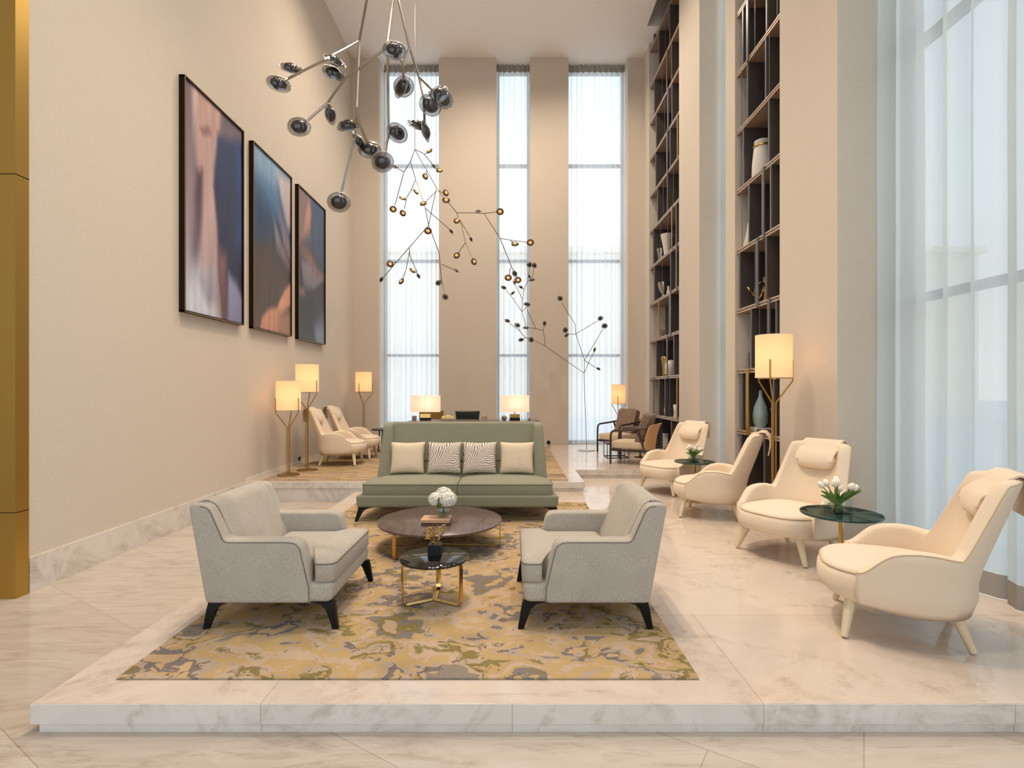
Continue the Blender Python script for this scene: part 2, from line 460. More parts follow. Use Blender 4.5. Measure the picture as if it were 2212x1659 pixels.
# raised marble platforms: an overhanging slab on a set-back plinth
pf = struct('platform', MB().box(-2.297, 3.98, 2.585, 9.2, -0.098, Z1), M['marble'], bevel=0.004, seg=2)
build('riser', MB().box(-2.262, 3.98, 2.592, 9.2, Z0, -0.098), M['marble_riser'], pf)
build('daylight_tint_strip', MB().box(-2.2985, 3.98, 2.5835, 2.60, -0.0975, -0.003), M['marble_riser'], pf)  # thin added facing; its paler marble puts cool front daylight into the colour
up = MB().box(-3.9, 1.06, 7.92, 9.115, 0.055, Z2).box(-3.9, 3.98, 9.115, 13.9, 0.055, Z2)
uf = struct('upper_platform', up, M['marble'], bevel=0.004, seg=2)
build('riser', MB().box(-3.9, 1.04, 7.935, 9.13, Z0, 0.055).box(-3.9, 3.98, 9.13, 13.9, Z0, 0.055), M['marble_riser'], uf)
build('daylight_tint_strip', MB().box(-3.9, 1.0615, 7.9185, 7.935, 0.0555, Z2 - 0.003).box(1.0615, 3.98, 9.1135, 9.13, 0.0555, Z2 - 0.003), M['marble_riser'], uf)  # same added facing on the upper fronts, cool daylight held in the paler tone
# ceiling with the light slot along the right wall
struct('ceiling', MB().box(-9.2, 3.0, -7.2, 13.9, ZC, ZC + 0.15).box(3.0, 4.1, 12.05, 13.9, ZC, ZC + 0.15)
       .box(3.0, 4.1, -7.2, 12.05, 10.35, 10.5).box(2.9, 3.0, -7.2, 12.05, ZC + 0.15, 10.5).box(2.9, 4.1, 12.05, 12.2, ZC + 0.15, 10.5), M['ceiling'])
struct('wall_left', MB().box(-4.1, XL, 4.35, 13.9, Z0, ZC), M['wall'])
struct('wall_lobby', MB().box(-9.4, -9.2, -7.2, 4.6, Z0, ZC).box(-9.2, -4.1, 4.5, 4.7, Z0, ZC), M['wall'])
ZT = 10.35
wr_ = MB()
for (y0, y1) in ((12.67, 13.9), (9.26, 10.39), (7.78, 8.13), (5.33, 6.48)):
    wr_.box(XR, 3.98, y0, y1, Z0, ZT)
for (y0, y1) in ((10.39, 12.67), (6.48, 7.78)):
    wr_.box(3.62, 3.98, y0, y1, Z0, ZT)
wr_.box(3.80, 3.98, 8.13, 9.26, ZC, ZT).box(3.80, 3.98, -5.0, 5.33, ZC, ZT)
struct('wall_right', wr_, M['wall'])
bw = MB()
for (x0, x1) in ((XL, -3.243), (-1.788, -0.389), (0.434, 1.371), (2.815, XR)):
    bw.box(x0, x1, YB, 13.9, Z0, ZC)
struct('wall_back', bw, M['wall'])
struct('wall_front', MB().box(-9.2, -8.8, -7.2, -6.9, Z0, ZC).box(0.9, 4.1, -7.2, -6.9, Z0, ZT).box(3.6, 3.98, -7.2, -5.0, Z0, ZT), M['wall'])
struct('baseboard_left', MB().box(XL, XL + 0.02, 4.36, 7.93, Z0, 0.143), M['marble_riser'])
struct('trim_1', MB().box(XL, XL + 0.015, 7.93, 13.2, Z2, Z2 + 0.05), mat('white_skirting', sRGB(232, 220, 204), 0.5))

# brass-clad wall end on the left
bp = struct('trim_2', MB().box(-6.4, -3.885, 4.235, 4.355, Z0, ZC), M['brass_brushed'])
for i, z in enumerate((0.535, 3.185, 5.84, 8.49)):
    build('panel_joint', MB().box(-6.39, -3.883, 4.233, 4.356, z - 0.003, z + 0.003), M['bronze'], bp)

# windows: dark frames with mullions and glass
def window(name, axis, a0, a1, pos, zs, extra=()):
    fr = MB()
    def bar(u0, u1, z0, z1, d=0.05):
        if axis == 'y': fr.box(u0, u1, pos - d, pos + d, z0, z1)
        else: fr.box(pos - d, pos + d, u0, u1, z0, z1)
    zb = Z2 if axis == 'y' or a0 > 7 else Z0
    bar(a0, a0 + 0.06, zb, ZC); bar(a1 - 0.06, a1, zb, ZC)
    bar(a0, a1, zb, zb + 0.06); bar(a0, a1, ZC - 0.08, ZC)
    for z in zs: bar(a0, a1, z - 0.035, z + 0.035)
    for u in extra: bar(u - 0.03, u + 0.03, zb, ZC)
    o = struct(name, fr, M['window_frame'])
    g = MB()
    if axis == 'y': g.box(a0, a1, pos - 0.004, pos + 0.004, zb, ZC)
    else: g.box(pos - 0.004, pos + 0.004, a0, a1, zb, ZC)
    build('glass_pane', g, M['glass'], o)
    return o
MUL = (2.36, 4.76, 7.18)
window('window_1', 'y', -3.243, -1.788, 13.80, MUL)
window('window_2', 'y', -0.389, 0.434, 13.80, MUL)
window('window_3', 'y', 1.371, 2.815, 13.80, MUL)
window('window_4', 'x', 8.13, 9.26, 3.86, MUL)
window('window_5', 'x', -5.0, 5.33, 3.86, MUL, (3.6, 1.8, 0.0, -1.8, -3.5))
window('window_6', 'y', -8.8, 0.9, -7.05, MUL, (-6.9, -5.0, -3.0, -1.1))

# world outside
struct('ground', MB().box(-80, 80, -80, 90, -0.75, -0.35), M['asphalt'])
b = thing('building', 'pale cream office building seen dimly beyond the sheer curtains of the rear windows', 'building', (1, 36, -0.35))
bm_ = MB().box(-30, 30, 0, 10, 0, 10.9)
build('facade', bm_, M['building'], b)
build('parapet', MB().box(-30.3, 30.3, -0.3, 10.3, 10.9, 11.3), M['building'], b)
b = thing('building', 'pale block across the street beyond the right-hand curtains', 'building', (24, 2, -0.35))
build('facade', MB().box(0, 10, -26, 24, 0, 7.5), M['building'], b)

# ------------------------------------------------------------------ curtains
def curtain(name, label, axis, a0, a1, pos, amp, wl_, z0, z1, mt, seed, group=None, hem=None, n=None):
    rnd = random.Random(seed)
    n = n or int(abs(a1 - a0) / wl_ * 14)
    k = [rnd.uniform(0.75, 1.35) for _ in range(60)]
    ph = 0; xs = []
    for i in range(n + 1):
        u = i / n
        ph += 2 * PI * abs(a1 - a0) / wl_ / n * k[int(u * 40)]
        xs.append((a0 + (a1 - a0) * u, ph, 0.65 + 0.5 * noise.noise(Vector((u * 9, seed, 0)))))
    def grid(za, zb, rows):
        vs = []; fs = []
        for r in range(rows + 1):
            z = za + (zb - za) * r / rows
            spread = 1.0 if z < 2 else 1.0 - 0.25 * min(1, (z - 2) / 7)
            for (a, p_, am) in xs:
                d = amp * am * spread * (math.sin(p_) + 0.28 * math.sin(2.3 * p_ + seed)) + 0.012 * noise.noise(Vector((a * 3, z * 0.7, seed)))
                s = 0.25 * wl_ * math.cos(p_) * 0.35
                q = a + s
                vs.append((q, pos + d, z) if axis == 'y' else (pos + d, q, z))
        m_ = len(xs)
        for r in range(rows):
            for i in range(m_ - 1):
                fs.append((r * m_ + i, r * m_ + i + 1, (r + 1) * m_ + i + 1, (r + 1) * m_ + i))
        return MB().add(vs, fs)
    t = thing(name, label, 'curtain', ((a0 + a1) / 2, pos, z0) if axis == 'y' else (pos, (a0 + a1) / 2, z0), 0, group)
    inv = Matrix.Translation(-t.location)
    zh = z0 + (hem or 0)
    build('sheer_panel', grid(zh, z1 - 0.18, 14).xf(inv), mt, t, smooth=180, recalc=False)
    build('pleated_heading', grid(z1 - 0.18, z1, 1).xf(inv), M['sheer_hem'], t, smooth=180, recalc=False)
    if hem: build('hem', grid(z0, zh, 2).xf(inv), M['sheer_hem'], t, smooth=180, recalc=False)
    return t
GC = 'sheer curtains of the rear windows'
curtain('curtain', 'tall white sheer curtain of the left rear window, next to the rear left floor lamp', 'y', -3.20, -1.74, 13.50, 0.045, 0.135, Z2 + 0.01, ZC, M['sheer'], 3, GC)
curtain('curtain', 'narrow white sheer curtain of the middle rear window, between the two wall piers', 'y', -0.43, 0.47, 13.50, 0.045, 0.13, Z2 + 0.01, ZC, M['sheer'], 5, GC)
curtain('curtain', 'tall white sheer curtain of the right rear window, behind the standing branch light', 'y', 1.34, 2.80, 13.50, 0.045, 0.14, Z2 + 0.01, ZC, M['sheer'], 8, GC)
curtain('curtain', 'slim sheer curtain hanging between the two tall bookcases', 'x', 8.16, 9.2, 3.56, 0.06, 0.16, Z1 + 0.002, 10.3, M['sheer_side'], 11)
curtain('curtain', 'grey-white sheer curtain with broad folds beside the near wall pier', 'x', 4.20, 5.30, 3.56, 0.095, 0.27, Z1 + 0.002, 10.3, M['sheer_side'], 21, None, 0.17)
curtain('curtain', 'grey-white sheer curtain with taupe hem at the right edge, behind the front cream lounge chair', 'x', 0.7, 4.03, 3.50, 0.115, 0.30, Z1 + 0.002, 10.3, M['sheer_side'], 34, None, 0.17, 190)

# ------------------------------------------------------------------ rugs
def rug(name, label, x0, x1, y0, y1, z, mt):
    t = build(name, MB().box(x0, x1, y0, y1, z, z + 0.012), mt, bevel=0.004, seg=2)
    return tag(t, label, 'rug')
rug('rug', 'ochre, blush and grey patchwork rug under the two grey armchairs and round tables', -2.045, 0.965, 2.795, 7.14, Z1, M['rug'])
rug('rug', 'streaked ochre and taupe rug on the upper platform under the rear lounge chairs', -3.71, 0.835, 8.06, 12.7, Z2, M['rug_rear'])

# ------------------------------------------------------------------ paintings
def soft_poly(u, v, poly, soft):
    # signed distance to polygon -> 0..1 coverage
    inside = False; dmin = 9
    n = len(poly)
    for i in range(n):
        x0, y0 = poly[i]; x1, y1 = poly[(i + 1) % n]
        if (y0 > v) != (y1 > v) and u < (x1 - x0) * (v - y0) / (y1 - y0 + 1e-12) + x0: inside = not inside
        dx, dy = x1 - x0, y1 - y0
        t = max(0, min(1, ((u - x0) * dx + (v - y0) * dy) / (dx * dx + dy * dy + 1e-12)))
        dmin = min(dmin, math.hypot(u - x0 - t * dx, v - y0 - t * dy))
    d = dmin if inside else -dmin
    t = max(0, min(1, d / soft * 0.5 + 0.5))
    return t * t * (3 - 2 * t)
A1 = dict(base=[(0, (186, 190, 204)), (0.2, (160, 152, 164)), (0.6, (138, 120, 126)), (1, (112, 96, 106))], polys=[
    ([(0.10, 1.05), (0.62, 1.05), (0.56, 0.86), (0.46, 0.70), (0.52, 0.5), (0.56, 0.3), (0.58, -0.05), (0.30, -0.05), (0.2, 0.4), (0.16, 0.7)], 0.05, (196, 158, 146), (172, 152, 156)),
    ([(0.17, 0.62), (0.26, 0.64), (0.24, 0.42), (0.20, 0.2), (0.13, 0.25), (0.13, 0.5)], 0.05, (72, 56, 62), (120, 108, 122)),
    ([(0.17, 1.0), (0.20, 1.0), (0.17, 0.8), (0.12, 0.74)], 0.04, (214, 190, 184), (150, 130, 134)),
    ([(0.54, 0.88), (1.1, 0.95), (1.1, -0.1), (0.66, -0.1), (0.58, 0.2), (0.54, 0.45), (0.46, 0.62), (0.52, 0.78)], 0.04, (44, 60, 98), (52, 44, 58)),
    ([(0.9, 0.9), (1.1, 0.8), (1.1, 0.3), (0.86, 0.4), (0.92, 0.62)], 0.09, (60, 88, 140), (60, 74, 112)),
    ([(0.56, 0.34), (0.72, 0.34), (0.70, -0.05), (0.58, -0.05)], 0.06, (134, 96, 92), (96, 72, 76)),
    ([(0.76, 0.25), (0.9, 0.22), (1.1, 0.1), (1.1, -0.1), (0.68, -0.1)], 0.04, (142, 142, 174), (128, 124, 152)),
    ([(0.0, 0.16), (0.25, 0.2), (0.45, 0.1), (0.56, -0.05), (-0.1, -0.05)], 0.12, (190, 190, 202), (206, 210, 220)),
    ([(0.22, 0.17), (0.5, 0.24), (0.56, 0.1), (0.36, 0.06)], 0.05, (170, 166, 180), (150, 144, 158)),
    ([(0.24, 0.84), (0.38, 0.88), (0.42, 0.85), (0.28, 0.815)], 0.025, (140, 104, 100), (140, 104, 100))])
A2 = dict(base=[(0, (96, 82, 76)), (0.4, (66, 64, 70)), (0.65, (44, 70, 102)), (1, (110, 146, 178))], polys=[
    ([(0.0, 1.05), (0.8, 1.05), (0.5, 0.8), (0.2, 0.86), (0, 0.9)], 0.1, (150, 176, 200), (120, 154, 186)),
    ([(0.62, 0.98), (1.1, 0.98), (1.1, 0.62), (0.9, 0.68), (0.72, 0.84)], 0.05, (206, 192, 192), (176, 160, 166)),
    ([(0.28, 0.83), (0.6, 0.80), (0.74, 0.72), (0.5, 0.66), (0.34, 0.74)], 0.06, (86, 132, 176), (60, 100, 144)),
    ([(0.52, 0.80), (0.72, 0.76), (1.0, 0.60), (1.1, 0.42), (0.8, 0.55)], 0.04, (96, 104, 128), (150, 126, 124)),
    ([(0.46, 0.66), (0.62, 0.60), (1.02, 0.43), (1.02, 0.38), (0.6, 0.48)], 0.03, (146, 130, 128), (118, 100, 96)),
    ([(0.0, 0.5), (0.4, 0.52), (0.95, 0.4), (0.9, 0.25), (0.4, 0.16), (0.0, 0.2)], 0.07, (78, 66, 62), (92, 80, 70)),
    ([(0.13, -0.05), (0.22, 0.07), (0.42, 0.14), (0.60, 0.15), (0.82, 0.27), (1.1, 0.36), (1.1, 0.18), (0.9, 0.16), (0.72, 0.1), (0.62, -0.05)], 0.025, (216, 156, 128), (190, 138, 114)),
    ([(0.66, 0.12), (1.1, 0.16), (1.1, -0.1), (0.6, -0.1)], 0.05, (150, 116, 98), (170, 132, 112)),
    ([(0.0, 0.8), (0.16, 0.7), (0.3, 0.5), (0.0, 0.46)], 0.08, (34, 70, 112), (50, 66, 88))])
A3 = dict(base=[(0, (76, 82, 92)), (0.4, (64, 62, 66)), (0.8, (72, 84, 108)), (1, (120, 106, 108))], polys=[
    ([(0.0, 1.05), (0.55, 1.05), (0.4, 0.7), (0.1, 0.62), (0, 0.6)], 0.08, (138, 112, 112), (128, 104, 100)),
    ([(0.34, 0.95), (0.52, 0.9), (0.40, 0.76), (0.1, 0.66), (0.22, 0.8)], 0.05, (206, 150, 130), (168, 124, 110)),
    ([(0.5, 1.05), (1.1, 1.05), (1.1, 0.55), (0.7, 0.6), (0.45, 0.75)], 0.08, (62, 80, 110), (70, 82, 100)),
    ([(0.1, 0.66), (0.5, 0.60), (1.0, 0.51), (0.9, 0.47), (0.4, 0.5), (0.1, 0.56)], 0.04, (112, 88, 80), (150, 116, 104)),
    ([(0.1, 0.53), (0.55, 0.51), (1.0, 0.48), (0.6, 0.38), (0.2, 0.32)], 0.03, (136, 124, 130), (120, 112, 118)),
    ([(0.0, 0.36), (0.5, 0.34), (0.8, 0.2), (0.5, 0.05), (0, 0.1)], 0.08, (58, 60, 66), (70, 70, 76)),
    ([(0.6, 0.12), (1.1, 0.2), (1.1, -0.1), (0.7, -0.1)], 0.09, (110, 118, 140), (150, 160, 180)),
    ([(0.02, 0.33), (0.2, 0.34), (0.26, 0.3), (0.06, 0.28)], 0.03, (160, 124, 110), (120, 96, 88))])
art_mat = mat('abstract_art_print', (0.5, 0.5, 0.5), 0.45, spec=0.3)
at = N(art_mat, 'ShaderNodeVertexColor'); at.layer_name = 'Col'
L(art_mat, at.outputs[0], bsdf(art_mat).inputs['Base Color'])
def painting(label, y0, y1, z0, z1, A):
    t = thing('painting', label, 'painting', (XL, (y0 + y1) / 2, z0), 0, 'three tall abstract paintings on the left wall')
    w, h = y1 - y0, z1 - z0
    d = 0.07
    fr = MB()
    fr.box(0, d, -w / 2, -w / 2 + 0.022, 0, h).box(0, d, w / 2 - 0.022, w / 2, 0, h)
    fr.box(0, d, -w / 2, w / 2, 0, 0.022).box(0, d, -w / 2, w / 2, h - 0.022, h)
    build('frame', fr, M['bronze'], t)
    gl = MB(); e = 0.007
    gl.box(d - 0.001, d + 0.004, -w / 2, -w / 2 + e, 0, h).box(d - 0.001, d + 0.004, w / 2 - e, w / 2, 0, h)
    gl.box(d - 0.001, d + 0.004, -w / 2, w / 2, 0, e).box(d - 0.001, d + 0.004, -w / 2, w / 2, h - e, h)
    build('gilt_edge', gl, M['gold_line'], t)
    nu, nv = 64, 128
    vs, fs, cs = [], [], []
    for j in range(nv + 1):
        for i in range(nu + 1):
            u, v = i / nu, j / nv
            nz = noise.noise(Vector((u * 2.2, v * 2.2, len(label)))) * 0.05
            uu, vv = u + nz, v + nz * 0.6
            bs = A['base']; c = Vector(bs[-1][1])
            for k in range(len(bs) - 1):
                if bs[k][0] <= v <= bs[k + 1][0]:
                    f = (v - bs[k][0]) / (bs[k + 1][0] - bs[k][0]); c = Vector(bs[k][1]).lerp(Vector(bs[k + 1][1]), f)
            for (poly, soft, ct, cb) in A['polys']:
                a = soft_poly(uu, vv, poly, soft)
                if a > 0:
                    ys = [p[1] for p in poly]; f = max(0, min(1, (v - min(ys)) / (max(ys) - min(ys))))
                    c = c.lerp(Vector(cb).lerp(Vector(ct), f), a)
            c = c * (1 + 0.10 * noise.noise(Vector((u * 14, v * 3, 4.2))))
            cs.append(sRGB(*[max(0, min(255, q)) for q in c]))
            vs.append((d - 0.02, -w / 2 + 0.02 + (w - 0.04) * u, 0.02 + (h - 0.04) * v))
    for j in range(nv):
        for i in range(nu):
            a = j * (nu + 1) + i; fs.append((a, a + 1, a + nu + 2, a + nu + 1))
    # backing board closes the canvas
    mb = MB().add(vs, fs)
    o = build('canvas', mb, art_mat, t, recalc=False)
    ca = o.data.color_attributes.new('Col', 'FLOAT_COLOR', 'POINT')
    for i, c in enumerate(cs): ca.data[i].color = c
    build('backing_board', MB().box(0.002, d - 0.021, -w / 2 + 0.02, w / 2 - 0.02, 0.02, h - 0.02), M['bronze'], t)
painting('tallest-looking abstract painting nearest the camera, pink and lilac folds beside navy', 6.335, 7.735, 2.41, 5.185, A1)
painting('middle abstract painting, blue folds above with a skin-pink curve at the bottom', 8.02, 9.42, 2.41, 5.185, A2)
painting('farthest abstract painting, slate grey with a lilac triangle across the middle', 9.72, 11.12, 2.41, 5.185, A3)

# ------------------------------------------------------------------ grey club armchairs
def piping(parent, pts, mt, r=0.005, name='piping', closed=False):
    pts = list(pts) + ([pts[0]] if closed else [])
    return build(name, MB().tube(pts, r, 6), mt, parent, smooth=180)

def rounded(prof, idx, r, n=4):
    """round the corners idx of a closed profile"""
    out = []
    m_ = len(prof)
    for i, p in enumerate(prof):
        if i in idx:
            p = Vector(p); a = Vector(prof[i - 1]); b = Vector(prof[(i + 1) % m_])
            rr = idx[i] if isinstance(idx, dict) else r
            da = (a - p).normalized() * rr; db = (b - p).normalized() * rr
            for k in range(n + 1):
                t = k / n
                q = (p + da) * (1 - t) ** 2 + p * 2 * t * (1 - t) + (p + db) * t * t
                out.append((q.x, q.y))
        else: out.append(tuple(p))
    return out

def soft_prism(prof, at, t0, t1, r, n=5):
    """slab with the closed outline prof, its rims rounded over radius r; at(u, v, t) -> point"""
    m_ = len(prof); area = sum(prof[i][0] * prof[(i + 1) % m_][1] - prof[(i + 1) % m_][0] * prof[i][1] for i in range(m_))
    sg = 1 if area > 0 else -1
    nr = []
    for i in range(m_):
        a, p, b = Vector(prof[i - 1]), Vector(prof[i]), Vector(prof[(i + 1) % m_])
        d0 = (p - a); d1 = (b - p)
        if d0.length < 1e-7: d0 = d1
        if d1.length < 1e-7: d1 = d0
        d0.normalize(); d1.normalize()
        n0 = Vector((-d0.y, d0.x)) * sg; n1 = Vector((-d1.y, d1.x)) * sg
        k = (n0 + n1); l = max(0.5, k.length / 2); nr.append(k.normalized() / l)
    rs = []
    d = 1 if t1 > t0 else -1
    seq = [(r * (1 - math.sin(PI / 2 * k / n)), t0 + d * r * (1 - math.cos(PI / 2 * k / n))) for k in range(n + 1)]
    seq += [(o_, t1 - (t_ - t0)) for (o_, t_) in reversed(seq)]
    for off, t in seq:
        rs.append([at(p[0] + q.x * off, p[1] + q.y * off, t) for p, q in zip(prof, nr)])
    return MB().rings(rs)

def cushion_box(x0, x1, y0, y1, z0, z1, crown=0.02, n=10, inset=0.012):
    """box cushion with a domed top and soft edges, as a dense shell"""
    rs = []
    def ring(k, z, grow):
        r = []
        cx, cy = (x0 + x1) / 2, (y0 + y1) / 2
        hx, hy = (x1 - x0) / 2 * k + grow, (y1 - y0) / 2 * k + grow
        e = 0.16
        for i in range(64):
            a = 2 * PI * i / 64
            c, s = math.cos(a), math.sin(a)
            r.append((cx + hx * math.copysign(abs(c) ** e, c), cy + hy * math.copysign(abs(s) ** e, s), z))
        return r
    zs = [(0.0, z0), (0.9, z0), (1.0, z0 + 0.014), (1.0, z1 - 0.014)]
    for k, z in zs: rs.append(ring(k, z, -inset if k == 0.9 else 0))
    m_ = 6
    for i in range(m_ + 1):
        k = 1 - i / m_
        rs.append(ring(max(k * 0.985, 0.0), z1 + crown * (1 - k ** 2.5), -0.004))
    return MB().rings(rs, False, False)

def club_chair():
    """faces +x; origin on the floor in the middle"""
    t = thing('armchair', '', 'armchair', (0, 0, 0), 0, 'grey club armchairs facing each other over the rug')
    fab = M['grey_tweed']
    side = [(-0.40, 0.165), (0.255, 0.165), (0.25, 0.26), (0.185, 0.548), (0.10, 0.552), (-0.285, 0.552), (-0.385, 0.775), (-0.515, 0.775)]
    sp = rounded(side, {0: 0.03, 1: 0.03, 3: 0.055, 5: 0.03, 6: 0.05, 7: 0.04}, 0.02, 6)
    # arm with wing, left and right: thick slab leaning a little inwards at the top
    for s in (-1, 1):
        def at(x, z, t, s=s):      # t: 0 outer face, 1 inner face
            o_ = 0.450 - 0.02 * max(0, z - 0.2); i_ = 0.322 + 0.02 * max(0, z - 0.2) + (0.02 if z > 0.6 else 0)
            return (x, s * (o_ + (i_ - o_) * t / 0.128), z)
        build('arm', soft_prism(sp, at, 0.0, 0.128, 0.020), fab, t, smooth=180)
        pts = [(x, s * (0.449 - 0.02 * max(0, z - 0.2)), z) for (x, z) in sp if x > -0.47 and not (z < 0.2 and x < 0.23)]
        pp = [(p[0] - (0.012 if p[0] > 0.1 else 0.004), p[1], p[2] - 0.012) if p[2] > 0.3 else (p[0] - 0.012, p[1], p[2] + 0.004) for p in pts]
        piping(t, pp, M['piping_dark'], 0.0033)
    # inner back
    back = [(-0.41, 0.17), (-0.17, 0.20), (-0.215, 0.42), (-0.385, 0.772), (-0.45, 0.79), (-0.52, 0.768)]
    bp_ = rounded(back, {3: 0.05, 4: 0.02, 5: 0.03}, 0.03)
    build('backrest', MB().prism(bp_, 'y', -0.348, 0.348), fab, t, bevel=0.012, seg=3)
    # base rail
    build('base_rail', MB().hexa([(-0.395, -0.44, 0.165), (0.375, -0.44, 0.165), (0.375, 0.44, 0.165), (-0.395, 0.44, 0.165)],
                                 [(-0.41, -0.435, 0.285), (0.385, -0.435, 0.285), (0.385, 0.435, 0.285), (-0.41, 0.435, 0.285)]), fab, t, bevel=0.035, seg=4)
    # T-shaped seat cushion
    out = [(-0.2, -0.318), (0.262, -0.318), (0.262, -0.425), (0.39, -0.425), (0.39, 0.425), (0.262, 0.425), (0.262, 0.318), (-0.2, 0.318)]
    o2 = rounded(out, {2: 0.03, 3: 0.06, 4: 0.06, 5: 0.03}, 0.04)
    def rg(k, z): return [(0.1 + (x - 0.1) * k, y * k, z) for (x, y) in o2]
    build('seat_cushion', MB().rings([rg(0.97, 0.283), rg(1.0, 0.298), rg(1.0, 0.395), rg(0.985, 0.408), rg(0.85, 0.424), rg(0.55, 0.436), rg(0.2, 0.44)]), fab, t, smooth=50)
    piping(t, [(x, y, 0.400) for (x, y) in [(0.1 + (a - 0.1) * 1.0, b_) for (a, b_) in o2]][1:-1], M['piping_dark'], 0.0042, 'cushion_piping')
    # black splayed legs
    for sx_ in (-1, 1):
        for sy_ in (-1, 1):
            mb = MB()
            x1, x2 = (0.385, 0.30) if sx_ > 0 else (-0.395, -0.31)
            f1, f2 = (0.415, 0.38) if sx_ > 0 else (-0.425, -0.39)
            k1, k2 = x1 + (f1 - x1) * 0.45, x1 - 0.04 * sx_ + (f2 - x1 + 0.04 * sx_) * 0.45
            ya, yb = sy_ * 0.425, sy_ * 0.385
            mb.rings([[(x1, ya, 0.168), (x2 - 0.06 * sx_, ya, 0.168), (x2 - 0.06 * sx_, yb, 0.168), (x1, yb, 0.168)],
                      [(x1 + 0.004 * sx_, ya, 0.150), (x2, ya, 0.150), (x2, yb, 0.150), (x1 + 0.004 * sx_, yb, 0.150)],
                      [(x1 + 0.010 * sx_, ya * 1.01, 0.12), (x1 - 0.05 * sx_, ya * 1.01, 0.12), (x1 - 0.05 * sx_, yb * 1.01, 0.12), (x1 + 0.010 * sx_, yb * 1.01, 0.12)],
                      [(f1, ya * 1.02, 0.0), (f2, ya * 1.02, 0.0), (f2, yb * 1.04, 0.0), (f1, yb * 1.04, 0.0)]])
            build('leg', mb, M['black'], t, bevel=0.003, seg=2)
    return t
RUGZ = 0.012
ch = club_chair()
ch.location = (-1.495, 3.79, RUGZ)
ch['label'] = 'grey tweed club armchair on the left of the rug, facing right'
dup(ch, (0.45, 3.79, RUGZ), math.radians(180), 'grey tweed club armchair on the right of the rug, facing left')

# ------------------------------------------------------------------ sage sofa
def sofa():
    t = thing('sofa', 'long sage green high-backed sofa facing the camera behind the round coffee table', 'sofa', (-0.615, 6.53, RUGZ))
    fab = M['sage']
    build('base_rail', MB().hexa([(-1.13, -0.475, 0.165), (1.13, -0.475, 0.165), (1.04, 0.44, 0.165), (-1.04, 0.44, 0.165)],
                                 [(-1.14, -0.485, 0.302), (1.14, -0.485, 0.302), (1.05, 0.46, 0.302), (-1.05, 0.46, 0.302)]), fab, t, bevel=0.03, seg=4)
    # two seat cushions, narrower at the back
    for s in (-1, 1):
        out = [(0.003 * s, -0.47), (1.07 * s, -0.47), (1.07 * s, -0.1), (0.88 * s, 0.22), (0.003 * s, 0.22)]
        o2 = rounded(out, {1: 0.05, 2: 0.04}, 0.04)
        cx, cy = 0.5 * s, -0.12
        def rg(k, z): return [(cx + (x - cx) * k, cy + (y - cy) * k, z) for (x, y) in o2]
        build('seat_cushion', MB().rings([rg(0.985, 0.300), rg(1.0, 0.312), rg(1.0, 0.415), rg(0.99, 0.425), rg(0.88, 0.440), rg(0.6, 0.455), rg(0.25, 0.46)]), fab, t, smooth=50)
        piping(t, [(x, y, 0.418) for (x, y) in o2], M['sage_seam'], 0.004, 'piping', True)
    # back: leaning panel
    prof = [(0.17, 0.30), (0.24, 0.62), (0.325, 1.075), (0.44, 1.075), (0.46, 0.165), (0.3, 0.165)]
    p2 = rounded(prof, {2: 0.035, 3: 0.035}, 0.03)
    build('backrest', MB().prism(p2, 'x', -0.92, 0.92), fab, t, bevel=0.006, seg=2)
    piping(t, [(-0.87, 0.233, 0.60), (0.87, 0.233, 0.60)], M['sage_seam'], 0.0045, 'back_seam')
    # wings
    for s in (-1, 1):
        wp = rounded([(0.08, 0.30), (0.245, 1.06), (0.44, 1.078), (0.47, 0.165), (0.12, 0.165)], {0: 0.05, 1: 0.065, 2: 0.06, 3: 0.05, 4: 0.05}, 0.05, 6)
        def X(z, a, b_): return a + (b_ - a) * (z - 0.165) / 0.915
        def at(y, z, t, s=s): return (s * (X(z, 1.06, 0.995) + (X(z, 0.85, 0.882) - X(z, 1.06, 0.995)) * t), y, z)
        build('wing', soft_prism(wp, lambda y, z, q, s=s: (s * (X(z, 1.06, 0.995) + (X(z, 0.85, 0.882) - X(z, 1.06, 0.995)) * q / 0.16), y, z), 0.0, 0.16, 0.034), fab, t, smooth=180)
    for sx_ in (-1, 1):
        for sy_ in (-1, 1):
            mb = MB()
            yb = -0.44 if sy_ < 0 else 0.40
            X1 = 1.115 if sy_ < 0 else 1.03
            mb.rings([[(sx_ * X1, yb, 0.17), (sx_ * (X1 - 0.19), yb, 0.17), (sx_ * (X1 - 0.19), yb + 0.045, 0.17), (sx_ * X1, yb + 0.045, 0.17)],
                      [(sx_ * (X1 + 0.005), yb, 0.148), (sx_ * (X1 - 0.09), yb, 0.140), (sx_ * (X1 - 0.09), yb + 0.045, 0.140), (sx_ * (X1 + 0.005), yb + 0.045, 0.148)],
                      [(sx_ * (X1 + 0.012), yb, 0.118), (sx_ * (X1 - 0.045), yb, 0.112), (sx_ * (X1 - 0.045), yb + 0.042, 0.112), (sx_ * (X1 + 0.012), yb + 0.042, 0.118)],
                      [(sx_ * (X1 + 0.045), yb, 0.0), (sx_ * (X1 + 0.012), yb, 0.0), (sx_ * (X1 + 0.012), yb + 0.035, 0.0), (sx_ * (X1 + 0.045), yb + 0.035, 0.0)]])
            build('leg', mb, M['black'], t, bevel=0.003, seg=2)
    return t
sofa()

